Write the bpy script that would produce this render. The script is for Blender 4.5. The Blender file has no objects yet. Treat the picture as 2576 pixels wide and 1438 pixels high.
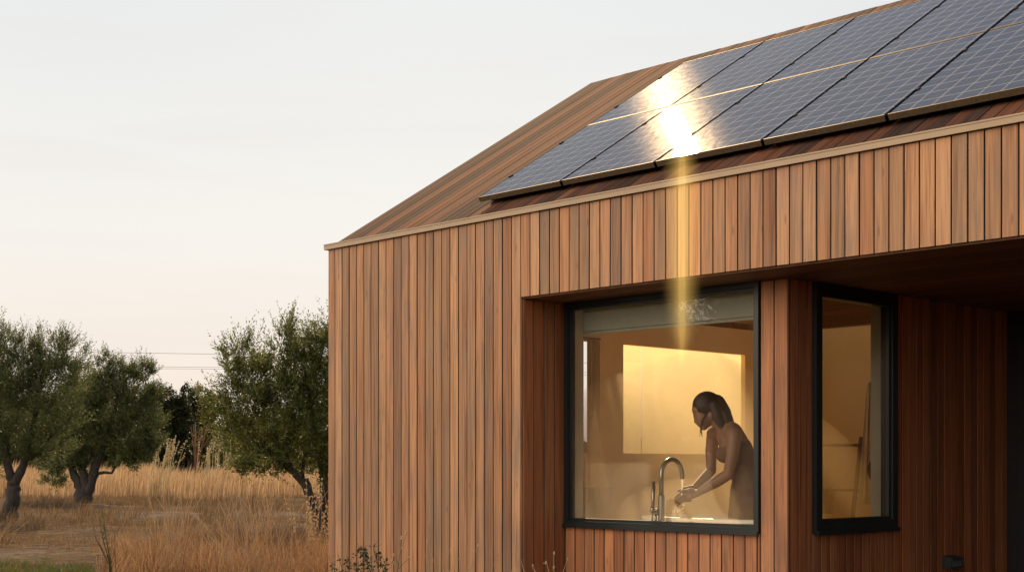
import bpy, math, random
import numpy as np
from mathutils import Vector, Matrix

SC = bpy.context.scene
COL = SC.collection
rnd = random.Random(7)
rng = np.random.default_rng(11)

# ------------------------------------------------------------------ frame of the place
F, CX, CY, EYE = 3578.0, 1288.0, 1170.0, 1.1          # camera constants (50 mm, level, shifted up)
A = math.atan(0.9525)
SD = Vector((math.sin(A), -math.cos(A), 0))           # along the long facade, towards the camera
ND = Vector((math.cos(A), math.sin(A), 0))            # into the house
F0 = Vector((-1.4014, 10.83, 0))                      # foot of the house's left front corner
PITCH = math.atan(0.616)
EAVE = 2.76
SUN = Vector((-0.0400, 0.8205, 0.5703)).normalized()  # towards the sun


def at(x, y, Y):
    """a point Y metres ahead, for reading sizes off the survey picture"""
    return Vector(((x - CX) / F * Y, Y, EYE - (y - CY) / F * Y))


def W(s, t, z):
    return F0 + SD * s + ND * t + Vector((0, 0, z))


# ------------------------------------------------------------------ materials
def new_mat(name):
    m = bpy.data.materials.new(name)
    m.use_nodes = True
    nt = m.node_tree
    nt.nodes.clear()
    out = nt.nodes.new('ShaderNodeOutputMaterial')
    return m, nt, out


class NT:
    """small helper around a node tree"""
    def __init__(s, nt):
        s.nt = nt

    def n(s, typ, ins=None, **props):
        nd = s.nt.nodes.new(typ)
        for k, v in props.items():
            setattr(nd, k, v)
        for k, v in (ins or {}).items():
            sock = nd.inputs[k]
            if isinstance(v, bpy.types.NodeSocket):
                s.nt.links.new(v, sock)
            else:
                sock.default_value = v
        return nd

    def link(s, a, b):
        s.nt.links.new(a, b)

    def math(s, op, a, b=0.0, clamp=False):
        nd = s.nt.nodes.new('ShaderNodeMath')
        nd.operation = op
        nd.use_clamp = clamp
        for i, v in enumerate((a, b)):
            if isinstance(v, bpy.types.NodeSocket):
                s.nt.links.new(v, nd.inputs[i])
            else:
                nd.inputs[i].default_value = v
        return nd.outputs[0]

    def mix(s, fac, a, b, mode='MIX'):
        nd = s.nt.nodes.new('ShaderNodeMix')
        nd.data_type = 'RGBA'
        nd.blend_type = mode
        nd.clamp_factor = True
        for sock, v in ((nd.inputs[0], fac), (nd.inputs[6], a), (nd.inputs[7], b)):
            if isinstance(v, bpy.types.NodeSocket):
                s.nt.links.new(v, sock)
            else:
                sock.default_value = (v if isinstance(v, (int, float)) else (*v, 1) if len(v) == 3 else v)
        return nd.outputs[2]

    def ramp(s, fac, stops, interp='LINEAR'):
        nd = s.nt.nodes.new('ShaderNodeValToRGB')
        nd.color_ramp.interpolation = interp
        el = nd.color_ramp.elements
        while len(el) < len(stops):
            el.new(0.5)
        for e, (p, c) in zip(el, stops):
            e.position = p
            e.color = (*c, 1) if not isinstance(c, (int, float)) else (c, c, c, 1)
        if isinstance(fac, bpy.types.NodeSocket):
            s.nt.links.new(fac, nd.inputs[0])
        return nd.outputs[0]

    def coords(s, scale, kind='Object', add=None):
        tc = s.n('ShaderNodeTexCoord')
        v = tc.outputs[kind]
        if add is not None:
            v = s.n('ShaderNodeVectorMath', {0: v, 1: add}, operation='ADD').outputs[0]
        mp = s.n('ShaderNodeMapping', {'Vector': v, 'Scale': scale})
        return mp.outputs[0]

    def noise(s, vec, scale=1.0, detail=4.0, rough=0.55, dist=0.0):
        nd = s.n('ShaderNodeTexNoise', {'Scale': scale, 'Detail': detail, 'Roughness': rough, 'Distortion': dist})
        if vec is not None:
            s.link(vec, nd.inputs['Vector'])
        return nd.outputs['Fac']


def simple(name, col, rough=0.6, metal=0.0, var=0.15, nscale=8.0, spec=0.5, bump=0.0):
    m, nt, out = new_mat(name)
    h = NT(nt)
    f = h.noise(h.coords((1, 1, 1)), nscale, 5)
    lo = tuple(c * (1 - var) for c in col)
    hi = tuple(min(1, c * (1 + var)) for c in col)
    c = h.ramp(f, [(0.3, lo), (0.7, hi)])
    p = h.n('ShaderNodeBsdfPrincipled', {'Base Color': c, 'Roughness': rough, 'Metallic': metal, 'Specular IOR Level': spec})
    if bump:
        b = h.n('ShaderNodeBump', {'Height': f, 'Strength': bump, 'Distance': 0.01})
        h.link(b.outputs[0], p.inputs['Normal'])
    h.link(p.outputs[0], out.inputs[0])
    return m


def wood(name, tones, along=2, grey=0.25, dark=0.35, stain=0.5, rough=0.62, spec=0.35):
    """boards: every board (mesh island) has its own tone and its own grain; weathering in long soft patches"""
    m, nt, out = new_mat(name)
    h = NT(nt)
    ri = h.n('ShaderNodeNewGeometry').outputs['Random Per Island']
    wn = h.n('ShaderNodeTexWhiteNoise', {'W': ri}, noise_dimensions='1D')
    off = h.n('ShaderNodeVectorMath', {0: wn.outputs['Color'], 1: (40, 40, 40)}, operation='MULTIPLY').outputs[0]
    sc = [95, 95, 95]
    sc[along] = 2.2
    fine = h.noise(h.coords(tuple(sc), add=off), 1.0, 5, 0.6, 0.6)
    sc2 = [26, 26, 26]
    sc2[along] = 1.0
    mid = h.noise(h.coords(tuple(sc2), add=off), 1.0, 3, 0.55, 1.2)
    sc3 = [7, 7, 7]
    sc3[along] = 1.7
    patch = h.noise(h.coords(tuple(sc3), add=off), 1.0, 4, 0.6)
    big = h.noise(h.coords((0.9, 0.9, 0.9)), 1.0, 3, 0.6)
    n = len(tones)
    base = h.ramp(wn.outputs['Value'], [(i / n, t) for i, t in enumerate(tones)], 'CONSTANT')
    wn2 = h.n('ShaderNodeTexWhiteNoise', {'W': h.math('ADD', ri, 3.7)}, noise_dimensions='1D')
    br = h.math('ADD', h.math('MULTIPLY', wn2.outputs['Value'], 0.36), 0.80)
    base = h.mix(1.0, base, h.n('ShaderNodeCombineXYZ', {0: br, 1: br, 2: br}).outputs[0], 'MULTIPLY')
    g = h.ramp(fine, [(0.30, (0.58, 0.51, 0.46)), (0.52, (1, 1, 1)), (0.75, (1.16, 1.13, 1.08))])
    c = h.mix(0.85, base, g, 'MULTIPLY')
    g2 = h.ramp(mid, [(0.30, (0.60, 0.52, 0.46)), (0.52, (1, 1, 1)), (0.78, (1.16, 1.14, 1.10))])
    c = h.mix(0.9, c, g2, 'MULTIPLY')
    # grey weathering
    wmask = h.math('MULTIPLY', h.ramp(patch, [(0.46, 0), (0.70, 1)]), grey)
    c = h.mix(wmask, c, (0.23, 0.19, 0.15))
    # darker water stains, irregular
    st = h.math('MULTIPLY', h.ramp(h.math('MULTIPLY', patch, h.math('ADD', big, 0.5)), [(0.52, 0), (0.74, 1)]), dark)
    c = h.mix(st, c, (0.10, 0.055, 0.03))
    # knots
    kc = h.coords((14, 14, 14) if along is None else tuple(3.2 if i == along else 14 for i in range(3)), add=off)
    vor = h.n('ShaderNodeTexVoronoi', {'Vector': kc, 'Scale': 1.0})
    kn = h.ramp(vor.outputs['Distance'], [(0.05, 1), (0.12, 0)])
    c = h.mix(h.math('MULTIPLY', kn, stain), c, (0.12, 0.06, 0.03))
    rr = h.math('ADD', h.math('MULTIPLY', fine, 0.25), rough - 0.12)
    p = h.n('ShaderNodeBsdfPrincipled', {'Base Color': c, 'Roughness': rr, 'Specular IOR Level': spec})
    b = h.n('ShaderNodeBump', {'Height': h.math('ADD', fine, mid), 'Strength': 0.35, 'Distance': 0.003})
    h.link(b.outputs[0], p.inputs['Normal'])
    h.link(p.outputs[0], out.inputs[0])
    return m


def foliage(name, cols, trans=0.35, rough=0.55, seed=0.0):
    m, nt, out = new_mat(name)
    h = NT(nt)
    ri = h.n('ShaderNodeNewGeometry').outputs['Random Per Island']
    wn = h.n('ShaderNodeTexWhiteNoise', {'W': h.math('ADD', ri, seed)}, noise_dimensions='1D')
    big = h.noise(h.coords((1, 1, 1)), 1.6, 3)
    fac = h.math('ADD', h.math('MULTIPLY', wn.outputs['Value'], 0.65), h.math('MULTIPLY', big, 0.45), clamp=True)
    n = len(cols)
    c = h.ramp(fac, [(i / max(1, n - 1), t) for i, t in enumerate(cols)])
    p = h.n('ShaderNodeBsdfPrincipled', {'Base Color': c, 'Roughness': rough, 'Specular IOR Level': 0.18})
    tr = h.n('ShaderNodeBsdfTranslucent', {'Color': c})
    mx = h.n('ShaderNodeMixShader', {0: trans, 1: p.outputs[0], 2: tr.outputs[0]})
    h.link(mx.outputs[0], out.inputs[0])
    return m


def bark_mat(name, col):
    m, nt, out = new_mat(name)
    h = NT(nt)
    f = h.noise(h.coords((14, 14, 3)), 1.5, 6, 0.65, 0.8)
    c = h.ramp(f, [(0.3, tuple(x * 0.4 for x in col)), (0.55, col), (0.8, tuple(x * 1.5 for x in col))])
    p = h.n('ShaderNodeBsdfPrincipled', {'Base Color': c, 'Roughness': 0.9})
    b = h.n('ShaderNodeBump', {'Height': f, 'Strength': 0.8, 'Distance': 0.03})
    h.link(b.outputs[0], p.inputs['Normal'])
    h.link(p.outputs[0], out.inputs[0])
    return m


def ground_mat():
    m, nt, out = new_mat('dry_earth')
    h = NT(nt)
    v = h.coords((1, 1, 1))
    a = h.noise(v, 0.35, 6, 0.6)
    b = h.noise(v, 2.6, 10, 0.72)
    s = h.noise(h.coords((6, 26, 6)), 1.0, 6, 0.7)
    c = h.ramp(a, [(0.35, (0.045, 0.031, 0.022)), (0.5, (0.078, 0.054, 0.037)), (0.68, (0.125, 0.098, 0.078))])
    c = h.mix(0.95, c, h.ramp(b, [(0.38, (0.38, 0.34, 0.32)), (0.5, (0.9, 0.86, 0.82)), (0.64, (1.35, 1.3, 1.28))]), 'MULTIPLY')
    c = h.mix(0.35, c, h.ramp(s, [(0.35, (0.55, 0.5, 0.45)), (0.65, (1.2, 1.1, 1.0))]), 'MULTIPLY')
    p = h.n('ShaderNodeBsdfPrincipled', {'Base Color': c, 'Roughness': 0.95, 'Specular IOR Level': 0.1})
    bp = h.n('ShaderNodeBump', {'Height': b, 'Strength': 0.9, 'Distance': 0.08})
    h.link(bp.outputs[0], p.inputs['Normal'])
    h.link(p.outputs[0], out.inputs[0])
    return m


def glass_mat(name, tint=(1, 1, 1), fog=0.0, z0=0.7, z1=2.2, minfog=0.0, refl=1.0):
    """thin window pane: clear part + condensation film that scatters light"""
    m, nt, out = new_mat(name)
    h = NT(nt)
    fr = h.n('ShaderNodeFresnel', {'IOR': 1.5})
    tr = h.n('ShaderNodeBsdfTransparent', {'Color': (*tint, 1)})
    gl = h.n('ShaderNodeBsdfGlossy', {'Color': (1, 1, 1, 1), 'Roughness': 0.0})
    body = tr.outputs[0]
    if fog:
        tc = h.n('ShaderNodeTexCoord').outputs['Object']
        z = h.n('ShaderNodeSeparateXYZ', {0: tc}).outputs[2]
        zz = h.n('ShaderNodeMapRange', {'Value': z, 'From Min': z0, 'From Max': z1, 'To Min': 1.0, 'To Max': 0.0}).outputs[0]
        n1 = h.noise(h.coords((2.4, 2.4, 2.4)), 1.0, 4, 0.5, 0.7)
        n2 = h.noise(h.coords((140, 140, 110)), 1.0, 2, 0.5)
        f = h.math('ADD', h.math('MULTIPLY', h.ramp(n1, [(0.36, 0), (0.66, 1)]), 0.55), h.math('MULTIPLY', zz, 0.75))
        f = h.math('SUBTRACT', f, 0.30, clamp=True)
        f = h.math('MULTIPLY', f, h.ramp(n2, [(0.3, 0.75), (0.7, 1.0)]))
        f = h.math('ADD', h.math('MULTIPLY', f, fog), minfog, clamp=True)
        tl = h.n('ShaderNodeBsdfTranslucent', {'Color': (0.93, 0.92, 0.88, 1)})
        df = h.n('ShaderNodeBsdfDiffuse', {'Color': (0.55, 0.55, 0.53, 1)})
        sc = h.n('ShaderNodeMixShader', {0: 0.22, 1: tl.outputs[0], 2: df.outputs[0]})
        body = h.n('ShaderNodeMixShader', {0: f, 1: body, 2: sc.outputs[0]}).outputs[0]
    fac = h.math('MULTIPLY', fr.outputs[0], refl)
    mx = h.n('ShaderNodeMixShader', {0: fac, 1: body, 2: gl.outputs[0]})
    h.link(mx.outputs[0], out.inputs[0])
    return m


def panel_mat(cw=0.128, ch=0.1265):
    """photovoltaic laminate: dark blue cells, pale grid, hair-thin busbars, softly textured cover glass"""
    m, nt, out = new_mat('solar_cells')
    h = NT(nt)
    tc = h.n('ShaderNodeTexCoord').outputs['Object']
    sx = h.n('ShaderNodeSeparateXYZ', {0: tc})
    x, y = sx.outputs[0], sx.outputs[1]

    def lines(c, pitch, w):
        f = h.math('FRACT', h.math('DIVIDE', c, pitch))
        d = h.math('ABSOLUTE', h.math('SUBTRACT', f, 0.5))
        return h.math('GREATER_THAN', d, 0.5 - 0.5 * w / pitch)

    gx = lines(x, cw, 0.0030)
    gy = lines(y, ch, 0.0042)
    bx = lines(h.math('ADD', x, cw / 8), cw / 4, 0.0022)
    by = lines(y, ch / 14, 0.0016)
    cell = h.noise(h.coords((9, 9, 9)), 1.0, 3)
    blue = h.ramp(cell, [(0.3, (0.024, 0.026, 0.036)), (0.7, (0.042, 0.044, 0.056))])
    c = h.mix(h.math('MULTIPLY', bx, 0.5), blue, (0.16, 0.17, 0.20))
    c = h.mix(h.math('MULTIPLY', by, 0.30), c, (0.12, 0.125, 0.15))
    c = h.mix(gy, c, (0.40, 0.35, 0.30))
    c = h.mix(gx, c, (0.46, 0.41, 0.36))
    streak = h.noise(h.coords((170, 22, 1)), 1.0, 3, 0.6)
    pebble = h.noise(h.coords((320, 320, 1)), 1.0, 1, 0.5)
    wide = h.noise(h.coords((2.2, 1.3, 1)), 1.0, 2)
    bp = h.n('ShaderNodeBump', {'Height': streak, 'Strength': 0.03, 'Distance': 0.0022})
    bp2 = h.n('ShaderNodeBump', {'Height': pebble, 'Strength': 0.018, 'Distance': 0.0012, 'Normal': bp.outputs[0]})
    bp3 = h.n('ShaderNodeBump', {'Height': wide, 'Strength': 0.03, 'Distance': 0.02, 'Normal': bp2.outputs[0]})
    nb = bp3.outputs[0]
    d = h.n('ShaderNodeBsdfDiffuse', {'Color': c})
    g1 = h.n('ShaderNodeBsdfGlossy', {'Color': (0.93, 0.93, 0.95, 1), 'Roughness': 0.022, 'Normal': nb}, distribution='BECKMANN')
    fr = h.n('ShaderNodeFresnel', {'IOR': 1.36})
    m1 = h.n('ShaderNodeMixShader', {0: h.math('MULTIPLY', fr.outputs[0], 0.72), 1: d.outputs[0], 2: g1.outputs[0]})
    # film of dust and fine scratches in the cover glass
    dust = h.noise(h.coords((150, 14, 1)), 1.0, 4, 0.65, 0.4)
    dw = h.math('MULTIPLY', h.ramp(dust, [(0.42, 0.02), (0.66, 1.0)]), 0.0042)
    g2 = h.n('ShaderNodeBsdfGlossy', {'Color': (1, 0.92, 0.80, 1), 'Roughness': 0.20}, distribution='BECKMANN')
    m2 = h.n('ShaderNodeMixShader', {0: dw, 1: m1.outputs[0], 2: g2.outputs[0]})
    h.link(m2.outputs[0], out.inputs[0])
    return m


def blind_mat(name, col, t=0.85):
    m, nt, out = new_mat(name)
    h = NT(nt)
    w = h.noise(h.coords((60, 3, 60)), 1.0, 3)
    c = h.mix(0.5, (*col, 1)[:3], h.ramp(w, [(0.3, (0.86, 0.85, 0.83)), (0.7, (1, 1, 1))]), 'MULTIPLY')
    tl = h.n('ShaderNodeBsdfTranslucent', {'Color': c})
    df = h.n('ShaderNodeBsdfDiffuse', {'Color': c})
    mx = h.n('ShaderNodeMixShader', {0: t, 1: df.outputs[0], 2: tl.outputs[0]})
    h.link(mx.outputs[0], out.inputs[0])
    return m


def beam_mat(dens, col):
    m, nt, out = new_mat('glowing_shaft_volume')
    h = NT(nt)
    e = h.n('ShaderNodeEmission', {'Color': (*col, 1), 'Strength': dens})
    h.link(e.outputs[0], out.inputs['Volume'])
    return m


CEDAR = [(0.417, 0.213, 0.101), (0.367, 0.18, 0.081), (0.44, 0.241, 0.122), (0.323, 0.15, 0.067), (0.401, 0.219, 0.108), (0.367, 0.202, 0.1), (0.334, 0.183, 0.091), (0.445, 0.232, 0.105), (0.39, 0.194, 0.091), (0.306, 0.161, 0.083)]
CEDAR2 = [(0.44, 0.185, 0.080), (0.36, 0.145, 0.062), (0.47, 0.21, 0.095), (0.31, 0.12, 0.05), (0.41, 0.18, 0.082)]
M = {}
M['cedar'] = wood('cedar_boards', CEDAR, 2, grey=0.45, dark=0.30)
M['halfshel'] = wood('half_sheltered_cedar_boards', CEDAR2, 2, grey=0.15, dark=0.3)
M['sheltered'] = wood('sheltered_shaded_cedar_boards', [(0.33, 0.120, 0.045), (0.28, 0.10, 0.036), (0.36, 0.14, 0.054), (0.24, 0.085, 0.033), (0.30, 0.12, 0.05)], 2, grey=0.10, dark=0.25, rough=0.5)  # redder because unweathered; also darkened to paint in the recess shade
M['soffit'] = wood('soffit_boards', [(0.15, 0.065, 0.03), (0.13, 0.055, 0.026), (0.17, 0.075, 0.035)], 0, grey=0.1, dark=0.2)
M['roofwood'] = wood('weathered_roof_boards', [(0.125, 0.056, 0.034), (0.075, 0.041, 0.030), (0.16, 0.072, 0.042), (0.06, 0.037, 0.029), (0.105, 0.054, 0.036), (0.14, 0.062, 0.036)], 1, grey=0.0, dark=0.4, rough=0.95, spec=0.05)
M['backing'] = simple('dark_membrane', (0.012, 0.009, 0.007), 0.9)
M['trim'] = simple('bronze_trim', (0.27, 0.195, 0.12), 0.45, 0.25, 0.06, 3)
M['frame'] = simple('black_window_frame', (0.012, 0.016, 0.017), 0.35, 0.0, 0.15, 5)
M['alu'] = simple('panel_frame_metal', (0.085, 0.058, 0.032), 0.6, 0.2, 0.25, 40, 0.3)
M['blackalu'] = simple('black_panel_frame', (0.005, 0.005, 0.006), 0.9, 0.0, 0.1, 20, 0.0)
M['rail'] = simple('mounting_rail', (0.01, 0.01, 0.01), 0.9, 0.0, 0.1, 20, 0.05)
M['panel'] = panel_mat()
M['glass'] = glass_mat('fogged_window_glass', (0.97, 0.97, 0.95), fog=0.22, z0=0.75, z1=2.15, minfog=0.01)
M['glass2'] = glass_mat('clear_window_glass', (0.93, 0.94, 0.92))
M['glass3'] = glass_mat('dim_tinted_window_glass', (0.46, 0.42, 0.36))  # dark tint stands in for the dimmer light in the room behind
M['doorglass'] = glass_mat('door_glass', (0.10, 0.11, 0.11))
M['plaster'] = simple('ochre_plaster', (0.80, 0.58, 0.32), 0.9, 0, 0.05, 2)
M['reveal'] = simple('pale_reveal', (0.50, 0.50, 0.44), 0.7, 0, 0.05, 3)
M['tile'] = simple('bathroom_floor', (0.62, 0.50, 0.35), 0.5, 0, 0.1, 4)
M['blind'] = blind_mat('sunlit_blind_fabric', (0.82, 0.66, 0.33), 0.9)
M['valance'] = simple('blind_cassette', (0.30, 0.32, 0.27), 0.6, 0, 0.05)
M['enamel'] = simple('tub_enamel', (0.75, 0.72, 0.66), 0.25, 0, 0.03)
M['steel'] = simple('brushed_steel', (0.32, 0.30, 0.25), 0.28, 0.9, 0.08, 30)
M['cabinet'] = wood('cabinet_wood', [(0.13, 0.055, 0.02)], 2, grey=0, dark=0.1)
M['ladderwood'] = wood('ladder_wood', [(0.24, 0.095, 0.025)], 2, grey=0, dark=0.1)
M['towel'] = simple('mustard_towel', (0.40, 0.29, 0.05), 0.95, 0, 0.2, 60, 0.1, 0.4)
M['linen'] = simple('white_linen', (0.62, 0.56, 0.46), 0.95, 0, 0.08, 20, 0.1, 0.3)
M['bag'] = simple('dark_cloth', (0.07, 0.05, 0.03), 0.9)
M['skin'] = simple('skin', (0.26, 0.14, 0.085), 0.5, 0, 0.06, 12)
M['hair'] = simple('brown_hair', (0.035, 0.02, 0.012), 0.55, 0, 0.1, 9)
M['cami'] = simple('dress_fabric', (0.15, 0.085, 0.05), 0.9, 0, 0.1, 30)
M['ground'] = ground_mat()
M['bark'] = bark_mat('olive_bark', (0.042, 0.033, 0.024))
M['olive'] = foliage('olive_leaves', [(0.034, 0.044, 0.010), (0.062, 0.084, 0.020), (0.13, 0.145, 0.040), (0.29, 0.27, 0.11)], 0.48, 0.5)
M['oliveb'] = foliage('greyer_olive_leaves', [(0.036, 0.045, 0.013), (0.060, 0.080, 0.026), (0.115, 0.135, 0.05), (0.25, 0.24, 0.10)], 0.45, 0.5)
M['darkleaf'] = foliage('dark_tree_leaves', [(0.012, 0.019, 0.008), (0.026, 0.034, 0.012), (0.055, 0.05, 0.018)], 0.25)
M['yellowleaf'] = foliage('yellow_green_leaves', [(0.035, 0.042, 0.010), (0.09, 0.088, 0.02), (0.16, 0.14, 0.035)], 0.45)
M['hazeleaf'] = foliage('haze_tinted_leaves', [(0.22, 0.19, 0.13), (0.30, 0.26, 0.18), (0.38, 0.33, 0.24)], 0.4)  # distance haze is put into these pale leaf colours
M['straw'] = foliage('dry_straw', [(0.045, 0.027, 0.015), (0.10, 0.062, 0.032), (0.18, 0.118, 0.065), (0.33, 0.235, 0.14)], 0.4, 0.7)
M['reed'] = foliage('tall_straw', [(0.16, 0.092, 0.045), (0.28, 0.175, 0.09), (0.42, 0.29, 0.165), (0.58, 0.44, 0.29)], 0.45, 0.7)
M['rust'] = foliage('rusty_straw', [(0.075, 0.032, 0.018), (0.15, 0.072, 0.036), (0.27, 0.16, 0.08), (0.48, 0.33, 0.19)], 0.4, 0.7)
M['green'] = foliage('green_grass', [(0.03, 0.045, 0.012), (0.065, 0.09, 0.02), (0.14, 0.13, 0.04)], 0.4)
M['weed'] = foliage('weed_leaves', [(0.022, 0.024, 0.012), (0.045, 0.05, 0.018), (0.07, 0.075, 0.03)], 0.3)
M['weedstem'] = simple('weed_stem', (0.075, 0.07, 0.03), 0.8)
M['drystem'] = simple('dry_stem', (0.42, 0.27, 0.13), 0.8)
M['redstem'] = simple('reddish_stem', (0.13, 0.055, 0.03), 0.9)
M['fluff'] = simple('dry_seed_head', (0.52, 0.42, 0.22), 0.9)
M['wire'] = simple('power_wire', (0.30, 0.28, 0.27), 0.6)
M['pole'] = simple('timber_pole', (0.18, 0.14, 0.10), 0.9)
M['lampbox'] = simple('dark_lamp_metal', (0.03, 0.04, 0.042), 0.4, 0.3)
M['lens'] = simple('unlit_lamp_lens', (0.10, 0.13, 0.14), 0.2)


def water_mat():
    m, nt, out = new_mat('falling_water')
    h = NT(nt)
    g = h.n('ShaderNodeBsdfGlass', {'Color': (1, 1, 1, 1), 'Roughness': 0.12, 'IOR': 1.33})
    d = h.n('ShaderNodeBsdfTranslucent', {'Color': (1, 0.97, 0.92, 1)})
    mx = h.n('ShaderNodeMixShader', {0: 0.35, 1: g.outputs[0], 2: d.outputs[0]})
    h.link(mx.outputs[0], out.inputs[0])
    return m


M['water'] = water_mat()


# ------------------------------------------------------------------ mesh building
class MB:
    """collects solids; build() links them as ONE mesh object"""
    def __init__(s):
        s.v, s.f, s.mi = [], [], []

    def add(s, vs, fs, mi=0):
        o = len(s.v)
        s.v += [tuple(v) for v in vs]
        s.f += [tuple(i + o for i in f) for f in fs]
        s.mi += [mi] * len(fs)

    def box(s, a, b, mi=0):
        (x0, y0, z0), (x1, y1, z1) = a, b
        x0, x1 = min(x0, x1), max(x0, x1)
        y0, y1 = min(y0, y1), max(y0, y1)
        z0, z1 = min(z0, z1), max(z0, z1)
        s.add([(x0, y0, z0), (x1, y0, z0), (x1, y1, z0), (x0, y1, z0), (x0, y0, z1), (x1, y0, z1), (x1, y1, z1), (x0, y1, z1)],
              [(0, 3, 2, 1), (4, 5, 6, 7), (0, 1, 5, 4), (1, 2, 6, 5), (2, 3, 7, 6), (3, 0, 4, 7)], mi)

    def prism(s, prof, a, b, mi=0):
        """profile of points (Vectors) swept from offset a to offset b"""
        n = len(prof)
        a, b = Vector(a), Vector(b)
        s.add([Vector(p) + a for p in prof] + [Vector(p) + b for p in prof],
              [tuple(range(n - 1, -1, -1)), tuple(range(n, 2 * n))] + [(i, (i + 1) % n, n + (i + 1) % n, n + i) for i in range(n)], mi)

    def tube(s, pts, rad, n=10, mi=0, caps=True):
        pts = [Vector(p) for p in pts]
        if isinstance(rad, (int, float)):
            rad = [rad] * len(pts)
        rings = []
        up = Vector((0.31, 0.17, 0.93)).normalized()
        prev = None
        for i, p in enumerate(pts):
            d = (pts[min(i + 1, len(pts) - 1)] - pts[max(i - 1, 0)])
            d = d.normalized() if d.length > 1e-9 else Vector((0, 0, 1))
            if prev is None:
                x = d.cross(up)
                if x.length < 1e-3:
                    x = d.cross(Vector((1, 0, 0)))
            else:
                x = prev - d * prev.dot(d)
            x.normalize()
            prev = x
            y = d.cross(x)
            rings.append([p + (x * math.cos(2 * math.pi * k / n) + y * math.sin(2 * math.pi * k / n)) * rad[i] for k in range(n)])
        vs = [v for r in rings for v in r]
        fs = []
        for i in range(len(pts) - 1):
            for k in range(n):
                a, b = i * n + k, i * n + (k + 1) % n
                fs.append((a, b, b + n, a + n))
        if caps:
            fs.append(tuple(range(n - 1, -1, -1)))
            fs.append(tuple(range((len(pts) - 1) * n, len(pts) * n)))
        s.add(vs, fs, mi)

    def ell(s, c, r, n=12, rot=None, mi=0):
        c = Vector(c)
        r = (r, r, r) if isinstance(r, (int, float)) else r
        vs, fs = [], []
        m = max(6, n // 2 + 1)
        vs.append(Vector((0, 0, -r[2])))
        for i in range(1, m):
            ph = -math.pi / 2 + math.pi * i / m
            for k in range(n):
                th = 2 * math.pi * k / n
                vs.append(Vector((r[0] * math.cos(ph) * math.cos(th), r[1] * math.cos(ph) * math.sin(th), r[2] * math.sin(ph))))
        vs.append(Vector((0, 0, r[2])))
        for k in range(n):
            fs.append((0, 1 + (k + 1) % n, 1 + k))
        for i in range(m - 2):
            for k in range(n):
                a, b = 1 + i * n + k, 1 + i * n + (k + 1) % n
                fs.append((a, b, b + n, a + n))
        last = len(vs) - 1
        for k in range(n):
            fs.append((last, 1 + (m - 2) * n + k, 1 + (m - 2) * n + (k + 1) % n))
        if rot is not None:
            vs = [rot @ v for v in vs]
        s.add([v + c for v in vs], fs, mi)

    def chain(s, pts, rad, n=12):
        """limb: tapered tube with round joints and ends"""
        s.tube(pts, rad, n)
        for p, r in zip(pts, rad):
            s.ell(p, r * 1.0, n)

    def build(s, name, mats, parent=None, smooth=False):
        me = bpy.data.meshes.new(name)
        me.from_pydata(s.v, [], s.f)
        for m in (mats if isinstance(mats, (list, tuple)) else [mats]):
            me.materials.append(m)
        if any(s.mi):
            me.polygons.foreach_set('material_index', s.mi)
        if smooth:
            me.polygons.foreach_set('use_smooth', [True] * len(me.polygons))
        me.update()
        o = bpy.data.objects.new(name, me)
        COL.objects.link(o)
        if parent:
            o.parent = parent
        return o


def np_mesh(name, verts, quads, mat, parent=None, tris=None):
    """fast mesh from arrays (quads as Nx4 indices)"""
    me = bpy.data.meshes.new(name)
    verts = np.asarray(verts, dtype=np.float32).reshape(-1, 3)
    loops = [np.asarray(quads, dtype=np.int32).reshape(-1)]
    sizes = [np.full(len(quads), 4, dtype=np.int32)]
    if tris is not None and len(tris):
        loops.append(np.asarray(tris, dtype=np.int32).reshape(-1))
        sizes.append(np.full(len(tris), 3, dtype=np.int32))
    loops = np.concatenate(loops)
    sizes = np.concatenate(sizes)
    starts = np.concatenate([[0], np.cumsum(sizes)[:-1]]).astype(np.int32)
    me.vertices.add(len(verts))
    me.vertices.foreach_set('co', verts.ravel())
    me.loops.add(len(loops))
    me.loops.foreach_set('vertex_index', loops)
    me.polygons.add(len(sizes))
    me.polygons.foreach_set('loop_start', starts)
    me.materials.append(mat)
    me.update(calc_edges=True)
    o = bpy.data.objects.new(name, me)
    COL.objects.link(o)
    if parent:
        o.parent = parent
    return o


def tag(o, label=None, cat=None, group=None, kind=None):
    if label:
        o['label'] = label
    if cat:
        o['category'] = cat
    if group:
        o['group'] = group
    if kind:
        o['kind'] = kind
    return o


def empty(name, loc=(0, 0, 0), rz=0.0):
    o = bpy.data.objects.new(name, None)
    COL.objects.link(o)
    o.location = loc
    o.rotation_euler = (0, 0, rz)
    o.empty_display_size = 0.1
    return o


def copy_tree(o, parent=None):
    c = o.copy()
    COL.objects.link(c)
    c.parent = parent
    for ch in o.children:
        copy_tree(ch, c)
    return c


# ------------------------------------------------------------------ the house
HROT = A - math.pi / 2          # local x = along facade, local y = into the house
house = tag(empty('wooden_house', F0, HROT), 'low gabled house clad in vertical cedar boards with a board roof', 'house')


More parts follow.
